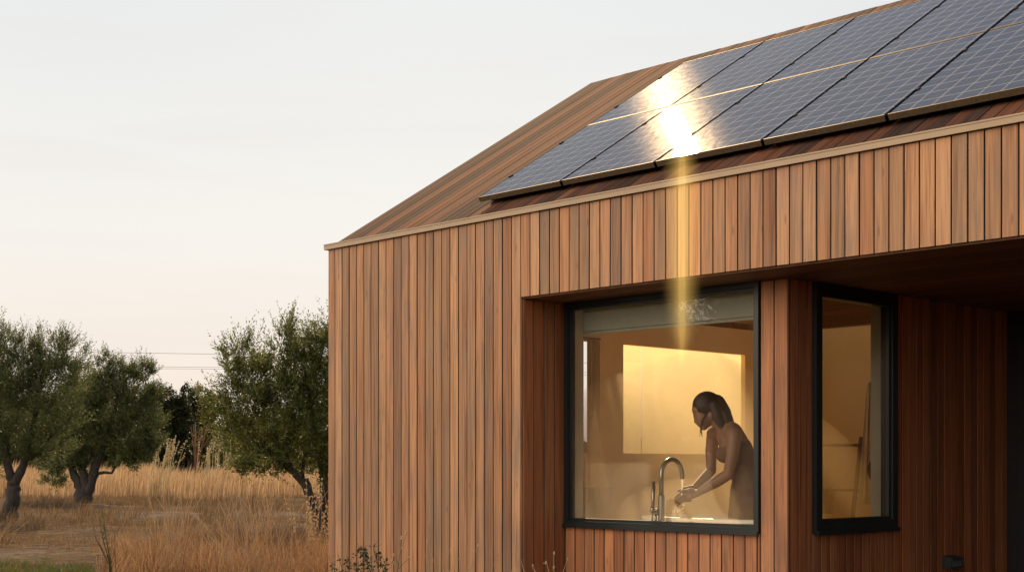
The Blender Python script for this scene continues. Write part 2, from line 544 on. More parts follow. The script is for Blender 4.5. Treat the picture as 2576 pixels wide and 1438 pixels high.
def boards(mb, p, d, nrm, L, z0, z1, pitch=0.0881, gap=0.0070, th=0.02, back=0.03, first=0.0, cut=0.0):
    """vertical boards on a wall from p along d (2-D), front faces towards nrm; dark membrane behind"""
    p, d, nrm = Vector((*p, 0)), Vector((*d, 0)), Vector((*nrm, 0))
    x = first
    while x < L - 0.004:
        w = min(pitch, L - x)
        a0, a1 = x + gap / 2, x + w - gap / 2
        t = th + rnd.uniform(-0.0018, 0.0018)
        ch = 0.0025
        if a1 - a0 > 0.012:
            prof = [d * a0 - nrm * 0.0, d * a0 + nrm * (t - ch), d * (a0 + ch) + nrm * t, d * (a1 - ch) + nrm * t, d * a1 + nrm * (t - ch), d * a1]
            prof = [q - nrm * th for q in prof]
            mb.prism(prof, p + Vector((0, 0, z0)), p + Vector((0, 0, z1 - rnd.uniform(0, 0.0015))), 0)
            if x > first + 0.01:
                mb.mi[-6] = 1                                   # side faces coloured black to paint the shade in the gaps
            if x + pitch < L - 0.01:
                mb.mi[-2] = 1
        x += pitch
    prof = [-nrm * (th + 0.001), d * (L - cut) - nrm * (th + 0.001), d * (L - cut) - nrm * (th + back), -nrm * (th + back)]
    mb.prism(prof, p + Vector((0, 0, z0 + 0.001)), p + Vector((0, 0, z1 - 0.002)), 1)


S1, T1 = 2.113, 0.417           # recess begins / recess depth
S2, T2 = 3.921, 3.09            # corner of the bay / back of the patio
SILL, HEAD = 0.698, 2.20
SEND, DEPTH = 9.2, 5.72
WM = [M['cedar'], M['backing']]
SM = [M['sheltered'], M['backing']]

mb = MB(); boards(mb, (0, 0), (1, 0), (0, -1), S1, 0.0, 2.735, back=0.09, cut=0.04)
mb.build('front_wall', WM, house)
mb = MB(); boards(mb, (S1, 0), (1, 0), (0, -1), SEND - S1, HEAD, 2.735, back=0.09)
mb.build('fascia', WM, house)
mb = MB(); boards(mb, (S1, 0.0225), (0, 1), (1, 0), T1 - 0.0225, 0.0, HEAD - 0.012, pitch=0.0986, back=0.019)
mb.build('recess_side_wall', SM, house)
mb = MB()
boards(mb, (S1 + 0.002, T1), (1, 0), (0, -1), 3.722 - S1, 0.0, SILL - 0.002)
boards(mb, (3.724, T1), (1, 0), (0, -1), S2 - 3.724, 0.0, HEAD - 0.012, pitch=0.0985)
mb.build('window_wall', [M['halfshel'], M['backing']], house)
W2A, W2B = T1 + 0.252, T1 + 1.151
mb = MB()
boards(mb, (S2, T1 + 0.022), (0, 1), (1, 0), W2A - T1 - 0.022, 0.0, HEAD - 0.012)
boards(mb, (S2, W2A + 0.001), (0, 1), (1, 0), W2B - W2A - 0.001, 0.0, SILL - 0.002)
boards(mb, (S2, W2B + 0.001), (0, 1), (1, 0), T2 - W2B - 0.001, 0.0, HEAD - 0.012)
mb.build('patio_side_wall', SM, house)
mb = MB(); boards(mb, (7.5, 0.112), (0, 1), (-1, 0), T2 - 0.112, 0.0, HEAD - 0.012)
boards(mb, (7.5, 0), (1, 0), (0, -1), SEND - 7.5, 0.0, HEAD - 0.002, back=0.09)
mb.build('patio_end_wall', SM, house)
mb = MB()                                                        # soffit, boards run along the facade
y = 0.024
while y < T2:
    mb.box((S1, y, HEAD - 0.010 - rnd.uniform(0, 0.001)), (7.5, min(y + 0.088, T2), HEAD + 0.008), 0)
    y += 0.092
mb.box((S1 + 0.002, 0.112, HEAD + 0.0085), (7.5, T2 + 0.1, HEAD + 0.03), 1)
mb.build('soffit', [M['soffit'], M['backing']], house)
mb = MB(); mb.box((-0.022, -0.022, 2.738), (SEND, 0.02, 2.776))
mb.box((-0.022, -0.026, 2.770), (SEND, 0.0205, 2.779))
mb.build('eave_trim', M['trim'], house)

# roof: board slope in a frame of its own (x along, y up the slope, z off the roof)
roof = empty('roof', (0, 0.005, EAVE), 0)
roof.parent = house
roof.rotation_euler = (PITCH, 0, 0)
RL = 3.40
mb = MB()
x = 0.012
while x < SEND - 0.01:
    w = 0.0925
    zt = rnd.uniform(-0.0015, 0.0015)
    a0, a1, c = x + 0.0022, x + w - 0.0022, 0.0025
    prof = [Vector((a0, 0, -0.02)), Vector((a1, 0, -0.02)), Vector((a1, 0, zt - c)), Vector((a1 - c, 0, zt)), Vector((a0 + c, 0, zt)), Vector((a0, 0, zt - c))]
    mb.prism(prof, (0, 0.0, 0), (0, RL, 0))
    x += w
mb.box((0.02, 0.02, -0.021), (SEND, RL - 0.02, -0.07), 1)
mb.build('roof_boards', [M['roofwood'], M['backing']], roof)
mb = MB()                                                        # rear slope and gable infill
ry, rzz = RL * math.cos(PITCH), EAVE + RL * math.sin(PITCH)
KS, KT = (0.15, 3.6), (2.97, 5.5)                               # skylight in the rear slope, unseen, added to let sun into the bathroom


def rear(ya, yb, xa, xb, dz=0.0, th=0.07):
    za, zb = [rzz - 0.03 + (EAVE - rzz + 0.03) * (yy - ry - 0.01) / (DEPTH - ry - 0.01) + dz for yy in (ya, yb)]
    mb.prism([Vector((0, ya, za)), Vector((0, yb, zb)), Vector((0, yb, zb - th)), Vector((0, ya, za - th))], (xa, 0, 0), (xb, 0, 0))


rear(ry + 0.01, KT[0], 0.012, SEND); rear(KT[1], DEPTH, 0.012, SEND)
rear(KT[0], KT[1], 0.012, KS[0]); rear(KT[0], KT[1], KS[1], SEND)
mb.build('rear_roof_slope', M['roofwood'], house)
sk = empty('added_skylight'); sk.parent = house
mb = MB(); rear(KT[0] + 0.001, KT[0] + 0.05, KS[0] + 0.001, KS[1] - 0.001, 0.03, 0.06); rear(KT[1] - 0.05, KT[1] - 0.001, KS[0] + 0.001, KS[1] - 0.001, 0.03, 0.06)
rear(KT[0] + 0.05, KT[1] - 0.05, KS[0] + 0.001, KS[0] + 0.05, 0.03, 0.06); rear(KT[0] + 0.05, KT[1] - 0.05, KS[1] - 0.05, KS[1] - 0.001, 0.03, 0.06)
mb.build('window_frame', M['frame'], sk)
mb = MB(); rear(KT[0] + 0.05, KT[1] - 0.05, KS[0] + 0.05, KS[1] - 0.05, 0.0, 0.006); mb.build('pane', M['glass2'], sk)  # pane of the added skylight
mb = MB()
tri = [Vector((0, 0.12, EAVE - 0.08)), Vector((0, DEPTH - 0.12, EAVE - 0.08)), Vector((0, ry, rzz - 0.11))]
mb.prism(tri, (SEND - 0.1, 0, 0), (SEND - 0.03, 0, 0))
GW = [(2.60, 2.90), (3.02, 5.2)]                                 # openings of the left gable wall
GZ = (1.12, 2.40)
for a, b in ((0.12, 2.60), (2.90, 3.02), (5.2, DEPTH)):
    mb.box((0.0, a, 0), (0.045, b, EAVE - 0.08))
for a, b in GW:
    mb.box((0.0, a, 0), (0.045, b, GZ[0])); mb.box((0.0, a, GZ[1]), (0.045, b, EAVE - 0.08))
mb.box((0.0, DEPTH - 0.06, 0), (SEND, DEPTH, EAVE - 0.07))
mb.box((SEND - 0.08, 0.12, 0), (SEND, DEPTH - 0.06, EAVE - 0.08))
mb.build('outer_wall', M['cedar'], house)
gg = empty('added_gable_glazing'); gg.parent = house  # unseen glazed gable, added to send sun onto the tub and steam
mb = MB(); mb.add([tuple(v + Vector((0.05, 0, 0))) for v in tri], [(0, 1, 2)]); mb.build('pane', M['glass2'], gg)  # pane of the added gable glazing
mb = MB(); mb.box((0.03, 0.12, EAVE - 0.079), (0.08, DEPTH - 0.12, EAVE - 0.04)); mb.box((0.03, ry - 0.02, EAVE - 0.04), (0.08, ry + 0.02, rzz - 0.13)); mb.build('window_frame', M['frame'], gg)

# interior shell
RI = 3.80
IL = 0.15
mb = MB()
mb.box((IL - 0.05, 0.46, 0.15), (S1 + 0.005, 0.54, 2.45))        # inside of the front wall
mb.box((S1 + 0.005, 0.46, 0.15), (3.722, 0.54, SILL - 0.01)); mb.box((S1 + 0.005, 0.46, HEAD + 0.032), (3.722, 0.54, 2.45))
mb.box((3.722, 0.46, 0.15), (RI, 0.54, 2.45))
LW = [(2.65, 2.86), (3.19, 5.0)]
LZ = (1.21, 2.20)
for a, b in ((0.54, 2.65), (2.86, 3.19), (5.0, 5.56)):
    mb.box((IL - 0.05, a, 0.15), (IL, b, 2.45))
for a, b in LW:
    mb.box((IL - 0.05, a, 0.15), (IL, b, LZ[0])); mb.box((IL - 0.05, a, LZ[1]), (IL, b, 2.45))
mb.box((IL, 5.5, 0.15), (S2 + 3.5, 5.56, 2.45))
mb.box((RI, 0.46, 0.15), (3.868, W2A - 0.004, 2.45)); mb.box((RI, W2B + 0.004, 0.15), (3.868, 5.5, 2.45))
mb.box((RI, W2A - 0.004, 0.15), (3.868, W2B + 0.004, SILL - 0.006)); mb.box((RI, W2A - 0.004, HEAD + 0.032), (3.868, W2B + 0.004, 2.45))
mb.build('inner_wall', M['plaster'], house)
mb = MB()
mb.box((IL - 0.1, 0.44, 2.452), (RI + 0.07, 1.7, 2.50))
mb.build('ceiling', M['plaster'], house)
mb = MB(); mb.box((0.05, 0.45, 0.02), (RI + 0.06, 5.6, 0.149)); mb.build('inner_floor', M['tile'], house)
mb = MB(); mb.box((S2 + 0.002, 0.30, 0.0), (7.48, T2, 0.06)); mb.build('patio_deck', M['soffit'], house)

# windows


def frame_rect(mb, u0, u1, z0, z1, w, n0, n1, axis):
    """rectangular frame; axis 0: u along x, n along y. axis 1: u along y, n along x"""
    def b(ua, ub, za, zb):
        if axis == 0:
            mb.box((ua, n0, za), (ub, n1, zb))
        else:
            mb.box((n0, ua, za), (n1, ub, zb))
    b(u0, u0 + w, z0, z1); b(u1 - w, u1, z0, z1)
    b(u0 + w, u1 - w, z0, z0 + w); b(u0 + w, u1 - w, z1 - w, z1)


win = empty('window'); win.parent = house
mb = MB()
frame_rect(mb, S1 + 0.003, 3.721, SILL, HEAD - 0.0105, 0.032, T1 - 0.016, T1 + 0.042, 0)
frame_rect(mb, S1 + 0.0355, 3.6885, SILL + 0.0325, HEAD - 0.043, 0.018, T1 + 0.006, T1 + 0.0415, 0)
wf = mb.build('window_frame', M['frame'], win)
mb = MB(); mb.box((S1 + 0.003, T1 - 0.030, SILL - 0.012), (3.721, T1 - 0.0165, SILL + 0.012)); mb.build('sill', M['frame'], win)
mb = MB(); mb.box((S1 + 0.0865, T1 + 0.020, SILL + 0.0835), (3.6375, T1 + 0.0201, HEAD - 0.094))
mb.v = [(s, T1 + 0.024, z) for s, z in ((S1 + 0.05, SILL + 0.047), (3.674, SILL + 0.047), (3.674, HEAD - 0.058), (S1 + 0.05, HEAD - 0.058))]
mb.f = [(0, 1, 2, 3)]; mb.mi = [0]
mb.build('pane', M['glass'], win)
mb = MB()
mb.box((S1 + 0.0058, 0.4425, SILL), (S1 + 0.045, 0.545, HEAD + 0.03)); mb.box((3.68, 0.4425, SILL), (3.7215, 0.545, HEAD + 0.03))
mb.box((S1 + 0.045, 0.4425, SILL - 0.008), (3.68, 0.548, SILL + 0.042)); mb.box((S1 + 0.045, 0.4425, HEAD - 0.05), (3.68, 0.545, HEAD + 0.03))
mb.build('reveal', M['reveal'], win)

w2 = empty('window'); w2.parent = house
mb = MB()
frame_rect(mb, W2A, W2B, SILL, HEAD - 0.0105, 0.06, S2 - 0.05, S2 + 0.028, 1)
frame_rect(mb, W2A + 0.0605, W2B - 0.0605, SILL + 0.0605, HEAD - 0.071, 0.022, S2 - 0.045, S2 + 0.012, 1)
mb.build('window_frame', M['frame'], w2)
mb = MB(); mb.box((S2 + 0.0285, W2A, SILL - 0.012), (S2 + 0.045, W2B, SILL + 0.014)); mb.build('sill', M['frame'], w2)
mb = MB(); mb.add([(S2 - 0.01, W2A + 0.07, SILL + 0.07), (S2 - 0.01, W2B - 0.07, SILL + 0.07), (S2 - 0.01, W2B - 0.07, HEAD - 0.08), (S2 - 0.01, W2A + 0.07, HEAD - 0.08)], [(0, 1, 2, 3)])
mb.build('pane', M['glass3'], w2)
mb = MB()
mb.box((RI - 0.004, W2B - 0.075, SILL), (3.8695, W2B + 0.002, HEAD + 0.03)); mb.box((RI - 0.004, W2A - 0.002, SILL), (3.8695, W2A + 0.075, HEAD + 0.03))
mb.box((RI - 0.004, W2A + 0.075, SILL), (3.8695, W2B - 0.075, SILL + 0.07)); mb.box((RI - 0.004, W2A + 0.075, HEAD - 0.08), (3.8695, W2B - 0.075, HEAD + 0.03))
mb.build('reveal', M['reveal'], w2)

# gable windows (seen from inside): frames
gw = empty('gable_window'); gw.parent = house
mb = MB(); frame_rect(mb, 2.62, 2.89, 1.14, 2.38, 0.045, 0.047, 0.075, 1); mb.box((0.05, 2.735, 1.185), (0.07, 2.75, 2.335))
mb.build('window_frame', M['cabinet'], gw)

# dark glazed door at the back of the patio
dr = empty('sliding_door'); dr.parent = house
mb = MB()
for a, b in ((S2 + 0.002, S2 + 0.075), (S2 + 0.0755, S2 + 0.125), (5.6, 5.70), (7.35, 7.498)):
    mb.box((a, T2 - (0.03 if a < 4 else 0.01), 0.061), (b, T2 + 0.06, HEAD - 0.012))
mb.box((S2 + 0.1255, T2 - 0.01, 0.061), (5.5995, T2 + 0.06, 0.14)); mb.box((S2 + 0.1255, T2 - 0.01, HEAD - 0.1), (5.5995, T2 + 0.06, HEAD - 0.012))
mb.box((5.7005, T2 - 0.01, 0.061), (7.3495, T2 + 0.06, 0.14)); mb.box((5.7005, T2 - 0.01, HEAD - 0.1), (7.3495, T2 + 0.06, HEAD - 0.012))
mb.build('door_frame', M['frame'], dr)
mb = MB(); mb.add([(S2 + 0.12, T2 + 0.03, 0.13), (7.36, T2 + 0.03, 0.13), (7.36, T2 + 0.03, HEAD - 0.09), (S2 + 0.12, T2 + 0.03, HEAD - 0.09)], [(0, 1, 2, 3)])
mb.build('pane', M['doorglass'], dr)
mb = MB(); mb.box((S2 + 0.002, T2 + 0.6, 0.0), (7.5, T2 + 0.64, HEAD + 0.02)); mb.box((S2 + 0.002, T2 + 0.07, 0.0), (7.5, T2 + 0.6, 0.05)); mb.build('dark_inner_wall', M['bag'], dr)


# ------------------------------------------------------------------ solar panels (each one a thing)
def hw(s, w, off):
    """world point on the roof plane"""
    t = 0.005 + w * math.cos(PITCH) - off * math.sin(PITCH)
    return W(s, t, EAVE + w * math.sin(PITCH) + off * math.cos(PITCH))


PW, PH, PT = 0.796, 1.296, 0.036
panel0 = empty('solar_panel')
mb = MB()
b = 0.012
mb.box((0.001, 0.001, -PT), (b, PH - 0.001, -0.011), 1); mb.box((PW - b, 0.001, -PT), (PW - 0.001, PH - 0.001, -0.011), 1)
mb.box((b - 0.006, 0, -PT), (PW - b + 0.006, 0.007, 0.0)); mb.box((b - 0.006, PH - 0.007, -PT), (PW - b + 0.006, PH, 0.0))
mb.build('frame', [M['alu'], M['blackalu']], panel0)
mb = MB(); mb.box((b - 0.0015, 0.0065, -0.012), (PW - b + 0.0015, PH - 0.0065, -0.0025))
cells = mb.build('cell_sheet', M['panel'], panel0)
cells.location = (0, 0, 0)
mb = MB()
mb.box((0.006, 0.10, -0.072), (PW - 0.006, 0.14, -PT - 0.001))
mb.build('mounting_rail', M['rail'], panel0)
mb = MB(); mb.box((0.006, PH - 0.2, -0.072), (PW - 0.006, PH - 0.16, -PT - 0.001))
mb.build('mounting_rail', M['rail'], panel0)
mb = MB(); mb.box((-0.006, 0.35, -0.01), (0.0115, 0.385, 0.004)); mb.build('clamp', M['rail'], panel0)
mb = MB(); mb.box((-0.006, 0.95, -0.01), (0.0115, 0.985, 0.004)); mb.build('clamp', M['rail'], panel0)
RM = Matrix.Rotation(HROT, 4, 'Z') @ Matrix.Rotation(PITCH, 4, 'X')
ORD = ['first', 'second', 'third', 'fourth', 'fifth', 'sixth', 'seventh', 'eighth', 'ninth', 'tenth']
kk = 0
for r, wrow in enumerate((0.262, 1.568)):
    for i in range(9):
        o = panel0 if kk == 0 else copy_tree(panel0)
        kk += 1
        o.matrix_world = Matrix.Translation(hw(1.49 + i * 0.806, wrow, 0.074)) @ RM
        row = 'lower row above the eave' if r == 0 else 'upper row below the ridge'
        if i == 0:
            lab = f'dark blue solar panel at the left end of the {row}'
        else:
            lab = f'dark blue solar panel, {ORD[i]} from the left end in the {row}'
        tag(o, lab, 'solar panel', 'solar panels on the board roof')

# ------------------------------------------------------------------ things in and at the house
def hthing(name, label, cat, s, t, z, group=None):
    return tag(empty(name, W(s, t, z), HROT), label, cat, group)


# wall lamp by the patio
L = hthing('wall_lamp', 'small dark box lamp low on the shaded red board wall', 'wall lamp', S2, 2.235, 0.455)
mb = MB(); mb.box((0.001, -0.08, -0.04), (0.012, 0.08, 0.045)); mb.prism([Vector((0.0125, 0, 0.045)), Vector((0.075, 0, 0.030)), Vector((0.075, 0, 0.018)), Vector((0.0125, 0, 0.018))], (0, -0.078, 0), (0, 0.078, 0))
mb.box((0.0125, -0.078, -0.038), (0.066, -0.07, 0.0175)); mb.box((0.0125, 0.07, -0.038), (0.066, 0.078, 0.0175)); mb.box((0.0125, -0.07, -0.038), (0.066, 0.07, -0.03))
mb.build('housing', M['lampbox'], L)
mb = MB(); mb.box((0.02, -0.069, -0.029), (0.058, 0.069, 0.017)); mb.build('lens', M['lens'], L)

# gable blinds glowing with sun from outside
for (a, b, lab) in ((3.08, 3.535, 'narrow sunlit strip of golden blind left of the seam on the bathroom end wall'),
                    (3.545, 5.15, 'wide golden sunlit blind behind the person on the bathroom end wall')):
    t = hthing('window_blind', lab, 'blind', 0.06, (a + b) / 2, 0, 'golden blinds on the end wall')
    h2 = (b - a) / 2
    mb = MB(); mb.add([(0, -h2, 1.16), (0, h2, 1.16), (0, h2, 2.36), (0, -h2, 2.36)], [(0, 1, 2, 3)])
    mb.build('fabric', M['blind'], t)
    mb = MB(); mb.tube([(0, -h2 + 0.003, 2.37), (0, h2 - 0.003, 2.37)], 0.013, 10); mb.build('roller', M['valance'], t)
t = hthing('curtain', 'half drawn brown curtain at the slim window in the bathroom corner', 'curtain', 0.17, 2.762, 0)
mb = MB()
pts = [(0.012 * math.sin(i * 1.9), -0.075 + 0.155 * i / 24) for i in range(25)]
vs = [(x, y, z) for z in (1.18, 2.22) for x, y in pts]
mb.add(vs, [(i, i + 1, i + 26, i + 25) for i in range(24)])
mb.build('drape', M['linen'], t); mb = MB(); mb.tube([(0, -0.16, 2.225), (0, 0.1, 2.225)], 0.008, 8); mb.build('rod', M['steel'], t)

# roller blind cassette over the big window, with its chain
t = hthing('roller_blind', 'grey green roller blind cassette along the top of the fogged window', 'roller blind', 2.9, 0.575, 0)
mb = MB(); mb.box((-0.76, -0.026, 2.005), (0.76, 0.03, 2.20)); mb.box((-0.755, -0.012, 1.985), (0.755, 0.0, 2.0045)); mb.build('cassette', M['valance'], t)
mb = MB()
cp = [(-0.725 + 0.022 * math.sin(a), -0.03, 0.98 - 0.05 * math.cos(a) if False else 1.02 + (-0.05) * math.cos(a)) for a in np.linspace(-math.pi / 2, math.pi / 2, 9)]
mb.tube([(-0.747, -0.03, 2.01)] + cp + [(-0.703, -0.03, 2.01)], 0.0022, 6)
mb.build('pull_chain', M['valance'], t)

# bathtub
t = hthing('bathtub', 'pale oval freestanding bathtub just inside the fogged window', 'bathtub', 3.06, 1.02, 0.15)


def oval(a, b, z, n=48, p=2.4):
    return [(a * math.copysign(abs(math.cos(q)) ** (2 / p), math.cos(q)), b * math.copysign(abs(math.sin(q)) ** (2 / p), math.sin(q)), z) for q in [2 * math.pi * i / n for i in range(n)]]


prof = [(0.56, 0.26, 0.0), (0.60, 0.29, 0.06), (0.64, 0.32, 0.3), (0.675, 0.345, 0.55), (0.69, 0.36, 0.585), (0.69, 0.36, 0.612), (0.655, 0.325, 0.615), (0.645, 0.315, 0.59), (0.61, 0.29, 0.35), (0.52, 0.22, 0.12), (0.3, 0.12, 0.10)]
mb = MB(); vs = [v for a, b, z in prof for v in oval(a, b, z)]
fs = [(i * 48 + k, i * 48 + (k + 1) % 48, (i + 1) * 48 + (k + 1) % 48, (i + 1) * 48 + k) for i in range(len(prof) - 1) for k in range(48)]
fs += [tuple(range(47, -1, -1)), tuple(range((len(prof) - 1) * 48, len(prof) * 48))]
mb.add(vs, fs); mb.build('tub_shell', M['enamel'], t, True)

# freestanding tap with a hand shower, standing between tub and window
FS, FT = 2.775, 0.635
t = hthing('bath_tap', 'tall brushed steel gooseneck tap with hand shower beside the tub', 'tap', FS, FT, 0.15)
mb = MB(); mb.tube([(0, 0, 0), (0, 0, 0.02)], 0.045, 20); mb.tube([(0, 0, 0.02), (0, 0, 0.755)], 0.0215, 20); mb.build('base', M['steel'], t, False)
mb = MB()
arc = [(0, 0, 0.7551), (0, 0, 0.885)] + [(0, 0.105 - 0.105 * math.cos(a), 0.885 + 0.105 * math.sin(a)) for a in np.linspace(0.15, math.pi * 0.93, 16)]
e = Vector(arc[-1]); arc.append((e.x, e.y + 0.006, e.z - 0.045))
mb.tube(arc, 0.0155, 16); mb.build('spout', M['steel'], t, True)
mb = MB(); mb.tube([(0, 0, 0.66), (-0.045, -0.035, 0.66)], 0.010, 12); mb.tube([(-0.045, -0.035, 0.645), (-0.045, -0.035, 0.68)], 0.016, 14); mb.build('bracket', M['steel'], t, True)
hs = mb = MB(); mb.tube([(-0.045, -0.035, 0.6801), (-0.043, -0.034, 0.72), (-0.038, -0.03, 0.845)], [0.011, 0.0125, 0.0125], 14); hso = mb.build('hand_shower', M['steel'], t, True)
mb = MB(); mb.tube([(-0.045, -0.035, 0.6449), (-0.048, -0.035, 0.60), (-0.06, -0.03, 0.50), (-0.075, -0.02, 0.36), (-0.07, 0, 0.25), (-0.04, 0.0, 0.22), (0, 0, 0.3)], 0.006, 10)
mb.build('hose', M['steel'], hso, True)
mb = MB(); mb.tube([(-0.022, -0.008, 0.64), (-0.022, -0.03, 0.64)], 0.012, 12); mb.tube([(-0.022, -0.03, 0.632), (-0.022, -0.03, 0.60), (-0.022, -0.03, 0.42)], [0.009, 0.007, 0.006], 10)
mb.build('valve', M['steel'], t, True)

spout_end = W(FS, FT + 0.211, 0.15 + 0.885)
# stream and splashes
mb = MB()
sx, sy = spout_end.x, spout_end.y
ST = [Vector((sx + 0.001 * i * math.sin(i), sy, 1.015 - 0.02 * i)) for i in range(10)]
mb.tube(ST, [0.0075 - 0.0003 * i + 0.0008 * math.sin(i * 1.7) for i in range(10)], 10)
for i in range(170):
    q = i / 170
    mb.ell((sx - 0.02 + rnd.uniform(-0.042, 0.042), sy + rnd.uniform(-0.025, 0.025), 0.825 - 0.135 * q ** 0.8), rnd.uniform(0.0012, 0.003), 6)
for k in range(7):
    x0 = sx - 0.02 + rnd.gauss(0, 0.024)
    y0 = sy + rnd.gauss(0, 0.012)
    zz = [0.82 - 0.012 * j for j in range(6)]
    mb.tube([Vector((x0 + 0.004 * math.sin(j + k), y0, z)) for j, z in enumerate(zz)], 0.0014, 6)
tag(mb.build('water_stream', M['water'], None, True), 'thin stream of water falling from the tap over cupped hands', 'water')

# steam hanging over the tub
m, nt_, out_ = new_mat('steam')
hh = NT(nt_)
vs_ = hh.n('ShaderNodeVolumePrincipled', {'Color': (1.0, 0.86, 0.58, 1), 'Density': 0.95, 'Anisotropy': 0.2})  # amber tint puts the golden light into the steam's own colour
hh.link(vs_.outputs[0], out_.inputs['Volume'])


def steam_cloud(s0, s1, t0, t1, zb, zt, hh_, ph):
    """closed cloud with a domed, billowing top"""
    mb = MB()
    sn = 26
    sx_ = np.linspace(s0, s1, sn)
    sy_ = np.linspace(t0, t1, sn)
    vs, fs = [], []
    for zlev in (0, 1):
        for i_, a in enumerate(sx_):
            for j_, b in enumerate(sy_):
                dome = math.sin(math.pi * (0.02 + 0.96 * j_ / (sn - 1))) ** 0.8 * math.sin(math.pi * (0.06 + 0.88 * i_ / (sn - 1))) ** 0.5
                vs.append((a, b, zb if zlev == 0 else zt + hh_ * dome + 0.10 * dome * math.sin(a * 2.9 + ph) * math.sin(b * 3.7 + a)))
    for i_ in range(sn - 1):
        for j_ in range(sn - 1):
            a = i_ * sn + j_
            fs.append((a, a + 1, a + sn + 1, a + sn))
            a += sn * sn
            fs.append((a, a + sn, a + sn + 1, a + 1))
    rim = [i_ * sn for i_ in range(sn)] + [(sn - 1) * sn + j_ for j_ in range(1, sn)] + [i_ * sn + sn - 1 for i_ in range(sn - 2, -1, -1)] + [j_ for j_ in range(sn - 2, 0, -1)]
    for k_ in range(len(rim)):
        a, b = rim[k_], rim[(k_ + 1) % len(rim)]
        fs.append((a, b, b + sn * sn, a + sn * sn))
    mb.add(vs, fs)
    st = mb.build('steam', m, None, True)
    st.location = F0
    st.rotation_euler = (0, 0, HROT)
    tag(st, kind='stuff')


steam_cloud(0.45, 3.06, 1.42, 2.75, 0.2, 0.92, 1.05, 0.0)
steam_cloud(1.9, 3.66, 0.72, 1.40, 0.55, 0.62, 0.40, 1.7)

# cabinet and shelf in the far left corner
t = hthing('cabinet', 'dark brown wooden cabinet in the left corner of the bathroom', 'cabinet', 0.36, 2.36, 0.15)
mb = MB(); mb.box((-0.2, -0.22, 0.08), (0.2, 0.22, 0.74)); mb.box((-0.205, -0.225, 0.7405), (0.215, 0.225, 0.765)); mb.build('body', M['cabinet'], t)
mb = MB(); mb.box((0.2005, -0.2, 0.1), (0.214, -0.005, 0.72)); mb.box((0.2005, 0.005, 0.1), (0.214, 0.2, 0.72)); mb.build('door', M['cabinet'], t)
for sx_, sy_ in ((-1, -1), (1, -1), (-1, 1), (1, 1)):
    mb = MB(); mb.box((0.17 * sx_ - 0.02, 0.19 * sy_ - 0.02, 0), (0.17 * sx_ + 0.02, 0.19 * sy_ + 0.02, 0.079)); mb.build('leg', M['cabinet'], t)

# towel ladder seen through the side window, with its towel
YL = 13.3


def atw(x, y, Y=YL):
    return at(x, y, Y)


t = tag(empty('towel_ladder', at(2110, 1300, YL) * 1.0), 'leaning wooden towel ladder behind the narrow side window', 'ladder')
base = t.location.copy()


def rel(x, y, Y=YL):
    return at(x, y, Y) - base


for (xa, ya, xb, yb) in ((2132, 1420, 2166, 1103), (1975, 1420, 2000, 1103)):
    mb = MB(); mb.tube([rel(xa, ya, YL - 0.3), rel(xb, yb, YL)], 0.021, 12); mb.ell(rel(xb, yb, YL), 0.021, 12); mb.build('rail', M['ladderwood'], t, True)
for (ya, xa, xb) in ((1119, 1998, 2164), (1232, 1990, 2165)):
    q = (1420 - ya) / 317 * 0.3 - 0.3
    mb = MB(); mb.tube([rel(xa, ya, YL + q - 0.0), rel(xb, ya, YL + q)], 0.013, 10); mb.build('rung', M['ladderwood'], t, True)
t2 = MB()
pts = []
vs, fs = [], []
for j in range(13):
    x = 2046 + (2096 - 2046) * j / 12
    for i, (yy, dd) in enumerate(((1292, -0.045), (1270, -0.05), (1245, -0.045), (1228, -0.02), (1225.5, 0.0), (1229, 0.03), (1262, 0.05))):
        P = at(x, yy + 0.5 * math.sin(j * 1.3), YL - 0.11 + dd + 0.008 * math.sin(j * 1.6 + i * 0.3))
        vs.append(P)
fs = [(j * 7 + i, (j + 1) * 7 + i, (j + 1) * 7 + i + 1, j * 7 + i + 1) for j in range(12) for i in range(6)]
t2.add(vs, fs)
tw = t2.build('towel', M['towel'], None, True)
sm = tw.modifiers.new('thick', 'SOLIDIFY'); sm.thickness = 0.012
tag(tw, 'mustard towel hanging over the lower rung of the ladder', 'towel')
# hanging white robe / drape and dark bag by the window's right edge
mb = MB()
vs = []
for i in range(14):
    q = i / 13
    z = at(0, 960 + 305 * q, 11.6).z
    for j in range(11):
        u = j / 10
        xl, xr = 2182 - 22 * q ** 0.8, 2198 + 8 * q
        P = at(xl + (xr - xl) * u, 0, 11.6 + 0.03 * math.sin(u * 17 + q) * (0.3 + q))
        vs.append((P.x, P.y, z - 0.02 * abs(u - 0.4)))
mb.add(vs, [(i * 11 + j, i * 11 + j + 1, (i + 1) * 11 + j + 1, (i + 1) * 11 + j) for i in range(13) for j in range(10)])
o = mb.build('bath_robe', M['linen'], None, True); sm = o.modifiers.new('thick', 'SOLIDIFY'); sm.thickness = 0.008
tag(o, 'pale cloth robe hanging at the right edge of the narrow side window', 'robe')
mb = MB(); P = at(2198, 1182, 11.35); mb.ell(P, (0.055, 0.03, 0.085), 16); mb.tube([P + Vector((0, 0, 0.07)), P + Vector((0, 0.02, 0.2))], 0.004, 6)
tag(mb.build('wash_bag', M['bag'], None, True), 'small dark bag hanging in front of the pale robe', 'bag')

# ------------------------------------------------------------------ the person
PY = 9.40
px0 = at(1885, 1170, PY)
person = tag(empty('person', (px0.x, px0.y, 0.25)), 'person in a thin strapped dress bending over the bathtub, rinsing cupped hands under the tap', 'person')
pb = person.location.copy()


def q(x, y, d=0.0):
    return at(x, y, PY + d) - pb


